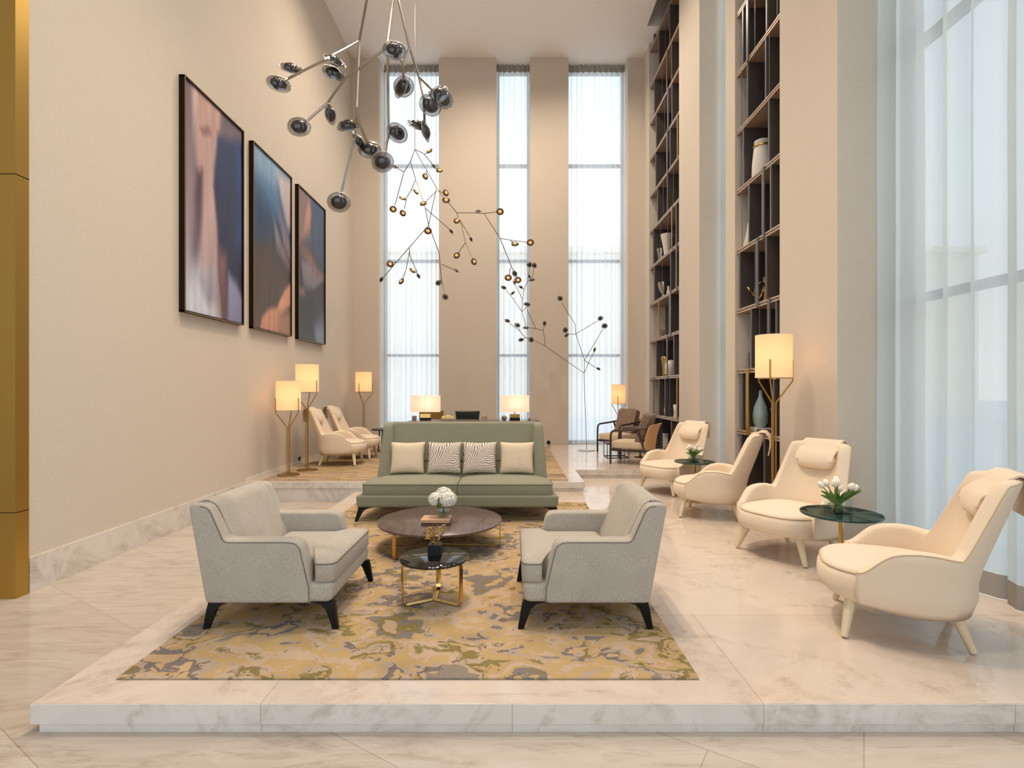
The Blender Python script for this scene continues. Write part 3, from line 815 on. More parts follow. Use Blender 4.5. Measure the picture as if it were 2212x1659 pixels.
def pillow(name, label, loc, w, h, th, mt, lean, rz=0, cat='cushion', group='cushions on the sage sofa'):
    """scatter cushion: width x, height z, standing and leaning back"""
    n = 20; mb = MB()
    for side in (-1, 1):
        vs, fs = [], []
        for j in range(n + 1):
            for i in range(n + 1):
                u, v = i / n * 2 - 1, j / n * 2 - 1
                b_ = max(0, (1 - u ** 4)) ** 0.6 * max(0, (1 - v ** 4)) ** 0.6
                pin = 1 - 0.075 * (1 - abs(v) ** 2) * abs(u) ** 3
                pin2 = 1 - 0.065 * (1 - abs(u) ** 2) * abs(v) ** 3
                wr0 = 0.004 * noise.noise(Vector((u * 4 + loc[0] * 7, v * 4, side)))
                vs.append((u * w / 2 * pin, side * (th / 2 * b_ + 0.001) + wr0 * b_, h / 2 + v * h / 2 * pin2))
        for j in range(n):
            for i in range(n):
                a = j * (n + 1) + i; q = (a, a + 1, a + n + 2, a + n + 1)
                fs.append(q if side < 0 else q[::-1])
        mb.add(vs, fs)
    me_mb = mb.xf(Matrix.Rotation(lean, 4, 'X'))
    o = build(name, me_mb, mt, None, recalc=False)
    bm = bmesh.new(); bm.from_mesh(o.data); bmesh.ops.remove_doubles(bm, verts=bm.verts, dist=0.004)
    bmesh.ops.recalc_face_normals(bm, faces=bm.faces); bm.to_mesh(o.data); bm.free()
    o.data.shade_smooth()
    o.location = loc; o.rotation_euler = (0, 0, rz)
    return tag(o, label, cat, group)
for px, mt, lab, rz in ((881, 'beige_cushion', 'plain beige cushion at the left end of the sage sofa', 0.05),
                    (960, 'leaf_print', 'leaf-printed cushion, the left one of the middle pair on the sofa', 0.0),
                    (1036, 'leaf_print', 'leaf-printed cushion, the right one of the middle pair on the sofa', 0.03),
                    (1116, 'beige_cushion', 'plain beige cushion at the right end of the sage sofa', -0.05)):
    x = (px - CX) / F_PX * 6.62
    pillow('cushion', lab, (x, 6.575, 0.474), 0.42, 0.39, 0.13, M[mt], math.radians(-13), rz)

# ------------------------------------------------------------------ round tables on the rug
def strap_table(name, label, loc, R_, ztop, tth, angs, top_mat, sw, metal):
    t = thing(name, label, 'table', loc)
    H = ztop
    build('tabletop', MB().lathe([(0, H - tth), (R_ - 0.006, H - tth), (R_, H - tth * 0.6), (R_, H - 0.003), (R_ - 0.004, H), (0, H)], n=96), top_mat, t, smooth=40)
    ri = R_ - 0.012
    for a in angs:
        a = math.radians(a)
        pts = [(0.0, 0.006), (ri - 0.03, 0.006), (ri - 0.008, 0.012), (ri, 0.035), (ri, H - tth - 0.03), (ri - 0.002, H - tth - 0.008), (ri - 0.03, H - tth - 0.004), (R_ * 0.55, H - tth - 0.004)]
        build('leg', MB().strip(pts, sw, 0.007).xf(Matrix.Rotation(a, 4, 'Z')), metal, t)
    return t
strap_table('coffee_table', 'large low round walnut coffee table with brass strap legs in front of the sofa', (-0.69, 5.19, RUGZ), 0.59, 0.245, 0.022, (234, 354, 114), M['walnut'], 0.045, M['gold'])
strap_table('side_table', 'small round black glass table with brass strap legs between the grey armchairs', (-0.551, 3.82, RUGZ), 0.243, 0.310, 0.018, (210, 330, 90), M['black_glass'], 0.034, M['gold'])

# books, vase and flowers on the coffee table
ZCT = RUGZ + 0.245
def book(label, loc, w, d, h, cover, rz=0, group=None):
    t = thing('book', label, 'book', loc, rz, group)
    c = MB().box(-w / 2, w / 2, -d / 2, d / 2, 0, 0.003).box(-w / 2, w / 2, -d / 2, d / 2, h - 0.003, h).box(-w / 2, w / 2, -d / 2, -d / 2 + 0.004, 0, h)
    build('cover', c, cover, t)
    build('pages', MB().box(-w / 2 + 0.004, w / 2 - 0.004, -d / 2 + 0.005, d / 2 - 0.004, 0.003, h - 0.003), M['paper'], t)
    return t
book('brown book at the bottom of the pair on the coffee table', (-0.695, 5.035, ZCT), 0.27, 0.22, 0.026, M['brown_cover'], 0.02)
book('peach-coloured book lying on the brown book on the coffee table', (-0.705, 5.03, ZCT + 0.0265), 0.26, 0.21, 0.024, M['peach_cover'], -0.01)
ZB = ZCT + 0.05
v_ = thing('flower_vase', 'round glass bowl vase of white hydrangeas standing on the peach book', 'vase', (-0.645, 5.07, ZB))
build('bowl', MB().lathe([(0, 0), (0.03, 0), (0.055, 0.012), (0.074, 0.045), (0.074, 0.07), (0.06, 0.10), (0.054, 0.112), (0.052, 0.110), (0.058, 0.098), (0.070, 0.068), (0.07, 0.046), (0.05, 0.015), (0.0, 0.010)], n=40), M['vase_glass'], v_, smooth=60)
build('water', MB().lathe([(0, 0.012), (0.05, 0.017), (0.068, 0.046), (0.068, 0.062), (0, 0.062)], n=32), M['vase_glass'], v_, smooth=60)
def bloom_cluster(c, R_, npet, rnd, size=0.021, squash=0.85):
    mb = MB()
    for k in range(npet):
        z = 1 - 2 * (k + 0.5) / npet * 0.86; a = k * 2.39996
        rr = math.sqrt(max(0, 1 - z * z)); nrm = Vector((rr * math.cos(a), rr * math.sin(a), z))
        p = Vector(c) + Vector((nrm.x * R_, nrm.y * R_, nrm.z * R_ * squash)) * rnd.uniform(0.9, 1.05)
        q = nrm.to_track_quat('Z', 'Y').to_matrix().to_4x4()
        rot = rnd.uniform(0, PI)
        vs = []; fs = []
        for i in range(4):
            b0 = len(vs); t = rot + i * PI / 2; sz = size * rnd.uniform(0.8, 1.2)
            e1 = Vector((math.cos(t), math.sin(t), 0)); e2 = Vector((-math.sin(t), math.cos(t), 0))
            for w_, l_, h_ in ((0, 0, 0), (-0.5, 0.55, 0.25), (0, 1.0, 0.1), (0.5, 0.55, 0.25), (0, 0.5, 0.02)):
                vs.append(p + q @ (e1 * l_ * sz + e2 * w_ * sz + Vector((0, 0, h_ * sz))))
            fs += [(b0, b0 + 1, b0 + 4), (b0 + 1, b0 + 2, b0 + 4), (b0 + 2, b0 + 3, b0 + 4), (b0 + 3, b0, b0 + 4)]
        mb.add(vs, fs)
    # inner mass under the florets
    n = 14; rs = []
    for j in range(9):
        z = -1 + 2 * j / 8; r = math.sqrt(max(0.0, 1 - z * z)) * R_ * 0.93 + 0.0005
        rs.append([(c[0] + r * 0.88 * math.cos(2 * PI * i / n), c[1] + r * 0.88 * math.sin(2 * PI * i / n), c[2] + z * R_ * squash * 0.8) for i in range(n)])
    mb.rings(rs)
    return mb
rnd = random.Random(4)
build('flower_head', bloom_cluster((0.04, -0.02, 0.17), 0.082, 220, rnd), M['petal'], v_, recalc=False)
build('flower_head', bloom_cluster((-0.065, 0.0, 0.165), 0.068, 180, rnd), M['petal'], v_, recalc=False)
build('flower_head', bloom_cluster((0.0, 0.045, 0.20), 0.075, 180, rnd), M['petal'], v_, recalc=False)
def leafblade(p0, p1, w, up=Vector((0, 0, 1)), bend=0.02, n=6):
    p0, p1 = Vector(p0), Vector(p1); d = (p1 - p0); s = d.cross(Vector((0, -1, 0.2))).normalized()
    vs, fs = [], []
    for i in range(n + 1):
        t = i / n; c = p0.lerp(p1, t) + Vector((0, 0, 1)) * bend * math.sin(PI * t); ww = w * math.sin(PI * min(0.97, 0.12 + t * 0.88)) ** 0.8
        vs += [c - s * ww / 2, c + Vector((0, -0.004, 0)), c + s * ww / 2]
    for i in range(n):
        a = i * 3; fs += [(a, a + 1, a + 4, a + 3), (a + 1, a + 2, a + 5, a + 4)]
    return MB().add(vs, fs)
lf = MB()
for (a, b_) in (((-0.02, -0.05, 0.10), (-0.035, -0.085, 0.19)), ((-0.015, -0.05, 0.10), (-0.005, -0.09, 0.20)), ((-0.03, -0.04, 0.09), (-0.05, -0.095, 0.13)), ((-0.02, -0.06, 0.09), (-0.02, -0.10, 0.15))):
    q = leafblade(a, b_, 0.032, bend=0.008); lf.add(q.v, q.f)
build('leaves', lf, M['leaf'], v_, recalc=False)
st = MB()
for k in range(5):
    a = k * 1.3; st.tube([(0.02 * math.cos(a), 0.02 * math.sin(a), 0.02), (0.01 * math.cos(a + 2), 0.01 * math.sin(a + 2), 0.09), (0.03 * math.cos(a), 0.03 * math.sin(a), 0.15)], 0.003, 6)
build('stems', st, M['leaf'], v_, smooth=180)

# gold coral sculpture on black block
ZS = RUGZ + 0.310
sc = thing('sculpture', 'gold branching coral sculpture on a black cube, on the small black table', 'sculpture', (-0.549, 3.86, ZS))
build('plinth', MB().box(-0.047, 0.047, -0.047, 0.047, 0, 0.078), M['black'], sc, bevel=0.002, seg=2)
rnd = random.Random(12); mb = MB()
def coral(p, d, r, depth):
    pts = [p]
    for i in range(5):
        d = (d + Vector((rnd.uniform(-1, 1), rnd.uniform(-0.6, 0.6), rnd.uniform(-0.55, 0.75))) * 0.5).normalized()
        q_ = pts[-1] + d * (0.0135 if depth else 0.011)
        q_.x = max(-0.072, min(0.05, q_.x)); q_.y = max(-0.05, min(0.05, q_.y)); q_.z = max(0.075, min(0.215 - abs(q_.x) * 0.5, q_.z)); pts.append(q_)
    mb.tube(pts, r, 6, r * 0.55)
    if depth:
        for i in (2, 4, 5): coral(pts[i], (d + Vector((rnd.uniform(-1.3, 1.0), rnd.uniform(-0.5, 0.5), rnd.uniform(-0.3, 0.6)))).normalized(), r * 0.72, depth - 1)
for s in (-0.014, -0.006, 0.010, 0.0, -0.01): coral(Vector((s, 0, 0.072)), Vector((s * 18 - 0.1, 0, 1)), 0.0066, 2)
mb.tube([(0.006, 0, 0.09), (0.03, 0, 0.12), (0.02, 0, 0.16), (0.045, 0, 0.205), (0.068, 0, 0.215), (0.075, 0, 0.19), (0.06, 0, 0.165), (0.055, 0, 0.15)], 0.004, 6)
build('coral', mb, M['gold'], sc, smooth=180)

# ------------------------------------------------------------------ cream lounge chairs
def lounge_chair():
    """faces +x"""
    t = thing('lounge_chair', '', 'lounge chair')
    c = M['cream']
    # seat drum
    def plan(k, z, dx=0.0, n=48, lift=0.0):
        r = []
        for i in range(n):
            a = 2 * PI * i / n; ca, sa = math.cos(a), math.sin(a); e = 0.72
            x = 0.43 * math.copysign(abs(ca) ** e, ca); y = 0.375 * math.copysign(abs(sa) ** e, sa)
            if x < 0: x *= 0.80
            r.append((dx + x * k, y * k, z + lift * max(0, x)))
        return r
    base = [(0.5, 0.178, 0.10), (0.80, 0.180, 0.10), (0.92, 0.198, 0.09), (0.985, 0.24, 0.05), (1.0, 0.30, 0.02), (0.99, 0.355, 0.0), (0.955, 0.392, 0.0)]
    build('seat_base', MB().rings([plan(k, z, lift=l) for (k, z, l) in base]), c, t, smooth=180)
    top = [(0.955, 0.390), (0.945, 0.405), (0.90, 0.418), (0.75, 0.432), (0.5, 0.442), (0.2, 0.446)]
    build('seat_cushion', MB().rings([plan(k, z) for (k, z) in top]), c, t, smooth=180)
    piping(t, plan(0.958, 0.396), M['cream_seam'], 0.004, 'piping', True)
    # arm and back shell
    nph = 97; PH = math.radians(112)
    rs = []
    rim = []
    def smooth(a, b_, x): q = max(0, min(1, (x - a) / (b_ - a))); return q * q * (3 - 2 * q)
    for i in range(nph):
        u = -1 + 2 * i / (nph - 1)
        ph = PH * u; ap = abs(math.degrees(ph))
        hb = 1 - smooth(48, 61, ap)                       # 1 on the tall back
        ha = 0.572 - 0.02 * smooth(85, 62, ap)
        arm_drop = smooth(84, 111, ap)
        h = hb * (0.995 - 0.02 * (ap / 48) ** 2 if ap < 50 else 0.975) + (1 - hb) * (ha - 0.15 * arm_drop ** 1.6)
        e = 0.80
        ca, sa = math.cos(ph), math.sin(ph)
        def pt(z, off):
            a_, b_ = 0.395 - off, 0.405 - off
            x = -a_ * math.copysign(abs(ca) ** e, ca); y = b_ * math.copysign(abs(sa) ** e, sa)
            if ca < 0: x *= 1.35                        # arms reach forward
            k = max(0, z - 0.42)
            belly = 1 - 0.10 * max(0, (0.30 - z) / 0.12) ** 2 if z < 0.30 else 1
            x *= belly; y *= belly
            x -= k * 0.36 * (1 if ap < 75 else max(0, 1 - (ap - 75) / 20))
            if z > 0.55:                                  # back flattens and narrows towards the top
                f = min(1, (z - 0.55) / 0.45)
                y *= 1 - 0.10 * f
                x -= 0.05 * f * (1 - ca) * 0
            return (x, y, z)
        th = 0.085 * (1 - 0.35 * arm_drop)
        zb = 0.195 + 0.03 * arm_drop
        ring = []
        for k in range(9): ring.append(pt(zb + (h - 0.02 - zb) * k / 8, 0.0))
        for k in range(1, 6):
            a = PI * k / 6; ring.append(pt(h - 0.02 + 0.026 * math.sin(a), th / 2 * (1 - math.cos(a))))
        for k in range(7): ring.append(pt(h - 0.02 - (h - 0.02 - 0.36) * k / 6, th))
        rs.append(ring); rim.append(ring[9])
    build('shell', MB().rings(rs), c, t, smooth=180)
    piping(t, [(p[0], p[1] * 1.004, p[2]) for p in rim], M['cream_seam'], 0.0038, 'shell_piping')
    # headrest roll and its strap hanging over the back
    def inner(z): return -0.395 + 0.085 - (z - 0.42) * 0.36
    mb = MB()
    n = 24; rs = []
    for i in range(13):
        u = -1 + 2 * i / 12; k = (1 - abs(u) ** 6) ** 0.5 if abs(u) < 1 else 0.02
        r = []
        for j in range(n):
            a = 2 * PI * j / n
            r.append((0.050 * k * math.cos(a), u * 0.185, 0.088 * k * math.sin(a)))
        rs.append(r)
    mb.rings(rs).xf(Matrix.Translation((inner(0.83) + 0.045, 0, 0.83)) @ Matrix.Rotation(math.radians(-24), 4, 'Y'))
    build('headrest', mb, c, t, smooth=180)
    xt = inner(1.0)
    path = [(inner(0.84) + 0.092, 0.825), (inner(0.87) + 0.088, 0.875), (inner(0.92) + 0.045, 0.925), (inner(0.945) + 0.016, 0.955),
            (xt + 0.012, 0.99), (xt - 0.03, 1.014), (xt - 0.08, 1.012), (xt - 0.118, 0.965), (xt - 0.128, 0.90), (xt - 0.123, 0.83), (xt - 0.108, 0.76)]
    build('headrest_strap', MB().strip(path, 0.365, 0.012), c, t, smooth=50)
    for (x, y, fx, fy) in ((0.255, 0.25, 0.30, 0.335), (0.255, -0.25, 0.30, -0.335), (-0.25, 0.19, -0.335, 0.245), (-0.25, -0.19, -0.335, -0.245)):
        build('leg', MB().tube([(x, y, 0.235), (fx, fy, 0.009)], 0.036, 10, 0.019), M['cream_leg'], t, smooth=50)
    return t
def ang(dx, dy): return math.atan2(dy, dx)
lc = lounge_chair()
lc.location = (2.42, 3.43, 0); lc.rotation_euler = (0, 0, ang(-0.892, 0.452))
lc['label'] = 'cream lounge chair nearest the camera at the right edge, seen from its side'
lc['group'] = 'cream lounge chairs'
dup(lc, (2.55, 4.98, 0), ang(-0.87, -0.50), 'cream lounge chair behind the near glass side table, facing front left')
dup(lc, (2.385, 6.50, 0), ang(-0.89, 0.455), 'cream lounge chair beside the tall right floor lamp, its back towards the bookcase')
dup(lc, (2.33, 7.97, 0), ang(-0.86, -0.51), 'cream lounge chair behind the far glass side table, beside the slim curtain')
dup(lc, (-3.07, 9.76, Z2 + RUGZ), ang(1, 0.08), 'cream lounge chair on the upper platform beside the pair of left floor lamps')
dup(lc, (-3.05, 10.70, Z2 + RUGZ), ang(1, 0.05), 'cream lounge chair on the upper platform, the one nearer the rear windows')

# ------------------------------------------------------------------ glass side tables with flowers
def glass_table(label, loc, R_, H):
    t = thing('side_table', label, 'table', loc, 0, 'round glass side tables between cream lounge chairs')
    build('glass_top', MB().lathe([(0, H - 0.016), (R_ - 0.003, H - 0.016), (R_, H - 0.012), (R_, H - 0.003), (R_ - 0.003, H), (0, H)], n=72), M['table_glass'], t, smooth=40)
    build('glass_edge', MB().lathe([(R_ - 0.001, H - 0.016), (R_ + 0.0015, H - 0.013), (R_ + 0.0015, H - 0.003), (R_ - 0.001, H)], n=72), mat('dark_glass_edge', sRGB(30, 62, 56), 0.1), t, smooth=40)
    build('stem', MB().lathe([(0, 0.012), (0.016, 0.012), (0.016, H - 0.022), (0.03, H - 0.0165), (0, H - 0.0165)], n=24), M['gold'], t, smooth=40)
    build('foot', MB().lathe([(0, 0), (0.15, 0), (0.152, 0.006), (0.15, 0.012), (0, 0.014)], n=48), M['gold'], t, smooth=40)
    return t
glass_table('round green-edged glass side table between the two nearest cream lounge chairs', (2.56, 4.22, 0), 0.285, 0.54)
glass_table('round glass side table between the two farther right-hand cream lounge chairs', (2.45, 7.28, 0), 0.262, 0.535)

def tulips(label, loc, s, seed):
    t = thing('flower_vase', label, 'vase', loc)
    h = 0.10 * s; w = 0.062 * s
    g = MB().box(-w, w, -w, -w + 0.006, 0, h).box(-w, w, w - 0.006, w, 0, h).box(-w, -w + 0.006, -w, w, 0, h).box(w - 0.006, w, -w, w, 0, h).box(-w, w, -w, w, 0, 0.008)
    build('glass_cube', g, M['vase_glass'], t)
    build('water', MB().box(-w + 0.007, w - 0.007, -w + 0.007, w - 0.007, 0.009, h * 0.55), M['vase_glass'], t)
    r = random.Random(seed)
    heads = []
    sm = MB(); lv = MB(); pt_ = MB()
    for k in range(9):
        a = 2 * PI * k / 9 + r.uniform(-0.3, 0.3); rr = r.uniform(0.03, 0.10) * s
        top = Vector((rr * math.cos(a), rr * math.sin(a), h + r.uniform(0.035, 0.09) * s))
        base = Vector((-0.3 * top.x, -0.3 * top.y, 0.012))
        sm.tube([base, base.lerp(top, 0.5) + Vector((0, 0, 0.01)), top], 0.0035 * s, 6)
        d = (top - base).normalized(); q = d.to_track_quat('Z', 'Y').to_matrix().to_4x4(); q.translation = top
        R0 = 0.020 * s
        mb = MB().lathe([(0.002, -0.004), (R0 * 0.8, 0.004), (R0, 0.018 * s), (R0 * 0.95, 0.030 * s), (R0 * 0.62, 0.044 * s), (R0 * 0.2, 0.048 * s)], n=10)
        mb.xf(q); pt_.add(mb.v, mb.f)
        a2 = a + 0.5
        e = Vector((1.25 * rr * math.cos(a2) + 0.03 * math.cos(a2), 1.25 * rr * math.sin(a2) + 0.03 * math.sin(a2), h + r.uniform(0.0, 0.07) * s))
        l_ = leafblade(base + Vector((0, 0, 0.02)), e, 0.030 * s, bend=0.02); lv.add(l_.v, l_.f)
    build('stems', sm, M['leaf'], t, smooth=180)
    build('leaves', lv, M['leaf'], t, recalc=False)
    build('tulip_heads', pt_, M['petal'], t, smooth=180)
    return t
tulips('white tulips in a clear glass cube on the near glass side table', (2.545, 4.23, 0.5405), 1.15, 3)
tulips('white flowers with green leaves in a glass on the far glass side table', (2.44, 7.29, 0.5355), 1.0, 9)

# ------------------------------------------------------------------ floor lamps
def floor_lamp(label, loc, H, rz=0.0, R_=0.183):
    """brass lamp: disc foot, bundle of three rods that branch and hold a drum shade; H = top of shade"""
    t = thing('floor_lamp', label, 'floor lamp', loc, rz)
    zs1, zs0 = H, H - 0.457
    build('foot', MB().lathe([(0, 0), (0.165, 0), (0.168, 0.006), (0.165, 0.014), (0.03, 0.018), (0, 0.018)], n=48), M['brass'], t, smooth=40)
    zsplit = zs0 - 0.27
    for k in range(3):
        a = math.radians(100 + 120 * k)
        ca, sa = math.cos(a), math.sin(a)
        r0, r1 = 0.022, R_ + 0.012
        pts = [(r0 * ca, r0 * sa, 0.014), (r0 * ca, r0 * sa, zsplit), (r0 * ca * 1.3, r0 * sa * 1.3, zsplit + 0.012), (r1 * ca, r1 * sa, zs0 - 0.03), (r1 * ca, r1 * sa, zs0 - 0.01), (r1 * ca, r1 * sa, zs0 + 0.19)]
        build('rod', MB().tube(pts, 0.008, 8), M['brass'], t, smooth=50)
    arms = MB()
    for k in range(3):
        a = math.radians(100 + 120 * k); arms.tube([(0, 0, zs0 - 0.004), ((R_ + 0.012) * math.cos(a), (R_ + 0.012) * math.sin(a), zs0 - 0.004)], 0.005, 6)
    arms.lathe([(0, zs0 - 0.015), (0.03, zs0 - 0.015), (0.03, zs0 + 0.01), (0, zs0 + 0.01)], n=16)
    build('shade_carrier', arms, M['gold'], t)
    sh = build('shade', MB().rings([[(R_ * math.cos(2 * PI * k / 64), R_ * math.sin(2 * PI * k / 64), z) for k in range(64)] for z in (zs0, zs0 + 0.15, zs0 + 0.3, zs1)], False, False), M['shade'], t, smooth=180)
    build('shade_rim', MB().lathe([(R_ - 0.002, zs1 - 0.006), (R_ + 0.002, zs1 - 0.006), (R_ + 0.002, zs1), (R_ - 0.002, zs1)], n=64), M['petal'], sh)
    build('shade_rim', MB().lathe([(R_ - 0.002, zs0), (R_ + 0.002, zs0), (R_ + 0.002, zs0 + 0.006), (R_ - 0.002, zs0 + 0.006)], n=64), M['petal'], sh)
    l = bpy.data.lights.new('bulb', 'POINT'); l.energy = 4; l.color = (1, 0.74, 0.42); l.shadow_soft_size = 0.05
    lo = bpy.data.objects.new('bulb', l); lo.location = (0, 0, (zs0 + zs1) / 2); lo.parent = t; COL.objects.link(lo)
    return t
ZR = Z2 + RUGZ
floor_lamp('shorter brass floor lamp nearest the camera, left of the pair beside the left wall', (-3.50, 8.47, ZR), 1.475)
floor_lamp('taller brass floor lamp of the pair, next to a cream lounge chair', (-3.40, 8.98, ZR), 1.755)
floor_lamp('brass floor lamp in the rear left corner beside the left window', (-3.43, 12.5, ZR), 1.745, 0.6)
floor_lamp('tall brass floor lamp in front of the near bookcase on the right', (2.80, 5.80, 0), 2.08, 0.25)
floor_lamp('short brass floor lamp at the right rear window behind the wooden armchairs', (2.50, 12.75, Z2), 1.47, 0.6, 0.165)

# ------------------------------------------------------------------ branching disc lights
disc_proto = {}
def disc(parent, p, r, nrm, core):
    key = core
    if key not in disc_proto:
        g = MB().lathe([(0.0, -0.18), (0.45, -0.16), (0.78, -0.08), (0.95, -0.02), (1.0, 0.0), (0.95, 0.04), (0.78, 0.12), (0.45, 0.2), (0.0, 0.24)], n=28)
        me = bpy.data.meshes.new('glass_disc'); me.from_pydata(g.v, [], g.f); me.shade_smooth(); me.materials.append(M['disc_brown'] if core == 'amber' else M['disc_glass'])
        c = MB().lathe([(0.0, -0.30), (0.35, -0.27), (0.56, -0.20), (0.70, -0.06), (0.70, 0.06), (0.60, 0.24), (0.38, 0.35), (0.18, 0.39), (0.0, 0.40)], n=24)
        if core == 'amber': c.xf(Matrix.Diagonal((0.74, 0.74, 1.0, 1)))
        cap = {'dark': 'disc_dark', 'amber': 'disc_amber'}[core]
        mc = bpy.data.meshes.new('light_core'); mc.from_pydata(c.v, [], c.f); mc.shade_smooth(); mc.materials.append(M[cap])
        mr = bpy.data.meshes.new('silver_rim')
        ring = MB()
        pts = [(math.cos(2 * PI * k / 28), math.sin(2 * PI * k / 28) * 1.0, 0.03 * math.sin(6 * PI * k / 28)) for k in range(29)]
        ring.tube(pts, 0.040, 6); mr.from_pydata(ring.v, [], ring.f); mr.shade_smooth(); mr.materials.append(M['silver'])
        disc_proto[key] = (me, mc, mr)
    me, mc, mr = disc_proto[key]
    o = bpy.data.objects.new('glass_disc', me); COL.objects.link(o); o.parent = parent
    q = Vector(nrm).normalized().to_track_quat('Z', 'Y')
    o.location = Vector(p) - parent.location; o.rotation_mode = 'QUATERNION'; o.rotation_quaternion = q
    o.scale = (r, r * 0.86, r)
    for nm, mm in (('light_core', mc), ('silver_rim', mr)):
        c = bpy.data.objects.new(nm, mm); COL.objects.link(c); c.parent = o

def branch_light(name, label, cat, root, Y0, wob, lines, discs, r, core_default, rod_r, orig, sc, seed, rodmat):
    t = thing(name, label, cat, root)
    rd = random.Random(seed)
    def P3(x, y):
        px, py = orig[0] + x / sc, orig[1] + y / sc
        yy = Y0 + wob * math.sin(px * 0.037 + 1.3) * math.cos(py * 0.023 + seed)
        return P(px, py, yy)
    for ln in lines:
        pts = [P3(*q) for q in ln]
        build('branch', MB().tube([p - t.location for p in pts], rod_r, 6), rodmat, t, smooth=50)
    for dd in discs:
        x, y = dd[0], dd[1]
        core = dd[4] if len(dd) > 4 else core_default
        tilt, a = dd[2], math.radians(dd[3])            # tilt 0 = facing camera, 1 = edge on; a = direction of the short axis in the picture
        s, c = math.sin(tilt * PI / 2), math.cos(tilt * PI / 2)
        v0 = (Vector((0, 0, CAMZ)) - P3(x, y)).normalized()      # the pieces mostly turn their faces down into the lounge
        e1 = v0.cross(Vector((0, 0, -1))).normalized(); e2 = e1.cross(v0) * -1
        nrm = v0 * c + (e1 * math.cos(a) + e2 * math.sin(a)) * s
        disc(t, P3(x, y), r, nrm, core)
    return t
# 1: large discs hanging near the camera
Yn = 3.8
L1 = [[(793, -2), (776, 90), (770, 233), (768, 292), (735, 425)], [(778, 88), (750, 104), (705, 128), (622, 170)],
      [(850, -2), (837, 98), (838, 200), (840, 290), (829, 338)], [(837, 101), (745, 170), (708, 222), (655, 268)], [(745, 168), (733, 162)], [(711, 220), (713, 235)],
      [(770, 233), (775, 265), (795, 312)], [(773, 262), (762, 264)], [(768, 290), (775, 297)], [(840, 272), (850, 278)],
      [(860, -2), (884, 100), (905, 165), (935, 195), (948, 203)], [(885, 102), (871, 142), (871, 172)], [(872, 140), (857, 118)],
      [(905, 166), (916, 215), (917, 262)], [(917, 262), (908, 268)], [(917, 262), (919, 272)], [(625, 168), (612, 176)], [(650, 152), (640, 149)], [(700, 130), (712, 128)], [(915, 212), (922, 216)]]
D1 = [(602, 181, .5, 80), (630, 148, .72, 85), (723, 132, .82, 70), (721, 158, .6, 70), (714, 247, .7, 10), (646, 274, .3, 120), (752, 271, .65, 110),
      (775, 306, .8, 30), (799, 324, .35, 100), (826, 350, .25, 150), (732, 437, .15, 180), (858, 287, .35, 40), (872, 187, .3, 170), (866, 190, .7, 160), (852, 109, .4, 90),
      (945, 205, .55, 130), (956, 213, .4, 40), (930, 227, .3, 30), (903, 271, .8, 75), (919, 284, .85, 15)]
pl = branch_light('pendant_light', 'large hanging cluster of smoky glass discs on nickel rods, nearest the camera', 'pendant light', (-0.8, 3.8, ZC),
             Yn, 0.18, L1, D1, 0.079, 'dark', 0.0095, (0, 0), 1.0, 1, M['nickel'])
for i, (px, topx) in enumerate(((793, 806), (850, 858), (860, 858))):
    a = P(px, -2, Yn + 0.18 * math.sin(px * 0.037 + 1.3) * math.cos(-2 * 0.023 + 1)); b_ = Vector(((topx - CX) / F_PX * Yn, Yn, ZC))
    build('hanging_rod', MB().tube([a - pl.location, b_ - pl.location], 0.0095, 6), M['nickel'], pl, smooth=50)
build('ceiling_plate', MB().lathe([(0, -0.03), (0.14, -0.03), (0.14, 0), (0, 0)], c=(-0.1, 0, 0), n=32), M['nickel'], pl)
# 2: middle cluster with amber cores
L2 = [[(507, 187), (465, 303), (405, 398), (318, 715)], [(405, 398), (370, 380), (350, 372)], [(465, 303), (515, 470), (583, 665), (605, 740), (637, 900), (735, 1160), (757, 1410), (788, 1545)],
      [(515, 470), (475, 565), (430, 640), (408, 750)], [(475, 565), (495, 575)], [(507, 187), (715, 555), (780, 640), (905, 785), (1080, 785), (1160, 790), (1290, 775)], [(507, 187), (590, 225), (700, 360), (720, 370)],
      [(590, 225), (690, 350)], [(600, 228), (630, 222)], [(620, 390), (612, 420)], [(715, 570), (620, 670)], [(712, 575), (700, 600), (637, 900)], [(605, 740), (830, 937)], [(735, 578), (780, 600)],
      [(600, 945), (455, 1110), (215, 1387)], [(330, 1248), (290, 1262)], [(455, 1110), (460, 1190), (530, 1350)], [(530, 1345), (510, 1340)], [(420, 1330), (395, 1400)], [(760, 1270), (870, 1318)], [(757, 1410), (745, 1430)],
      [(905, 785), (915, 835), (940, 870), (985, 1065), (1050, 1210)], [(985, 1065), (918, 1160)], [(940, 868), (1020, 1000)], [(1160, 790), (1310, 1025), (1430, 1320), (1450, 1345)], [(1310, 1025), (1400, 1040), (1590, 1065)],
      [(1410, 1048), (1440, 1068)], [(1410, 1300), (1395, 1370)], [(1440, 1330), (1470, 1395)], [(600, 945), (637, 905)], [(455, 1150), (425, 1320)], [(1440, 1340), (1445, 1350)]]
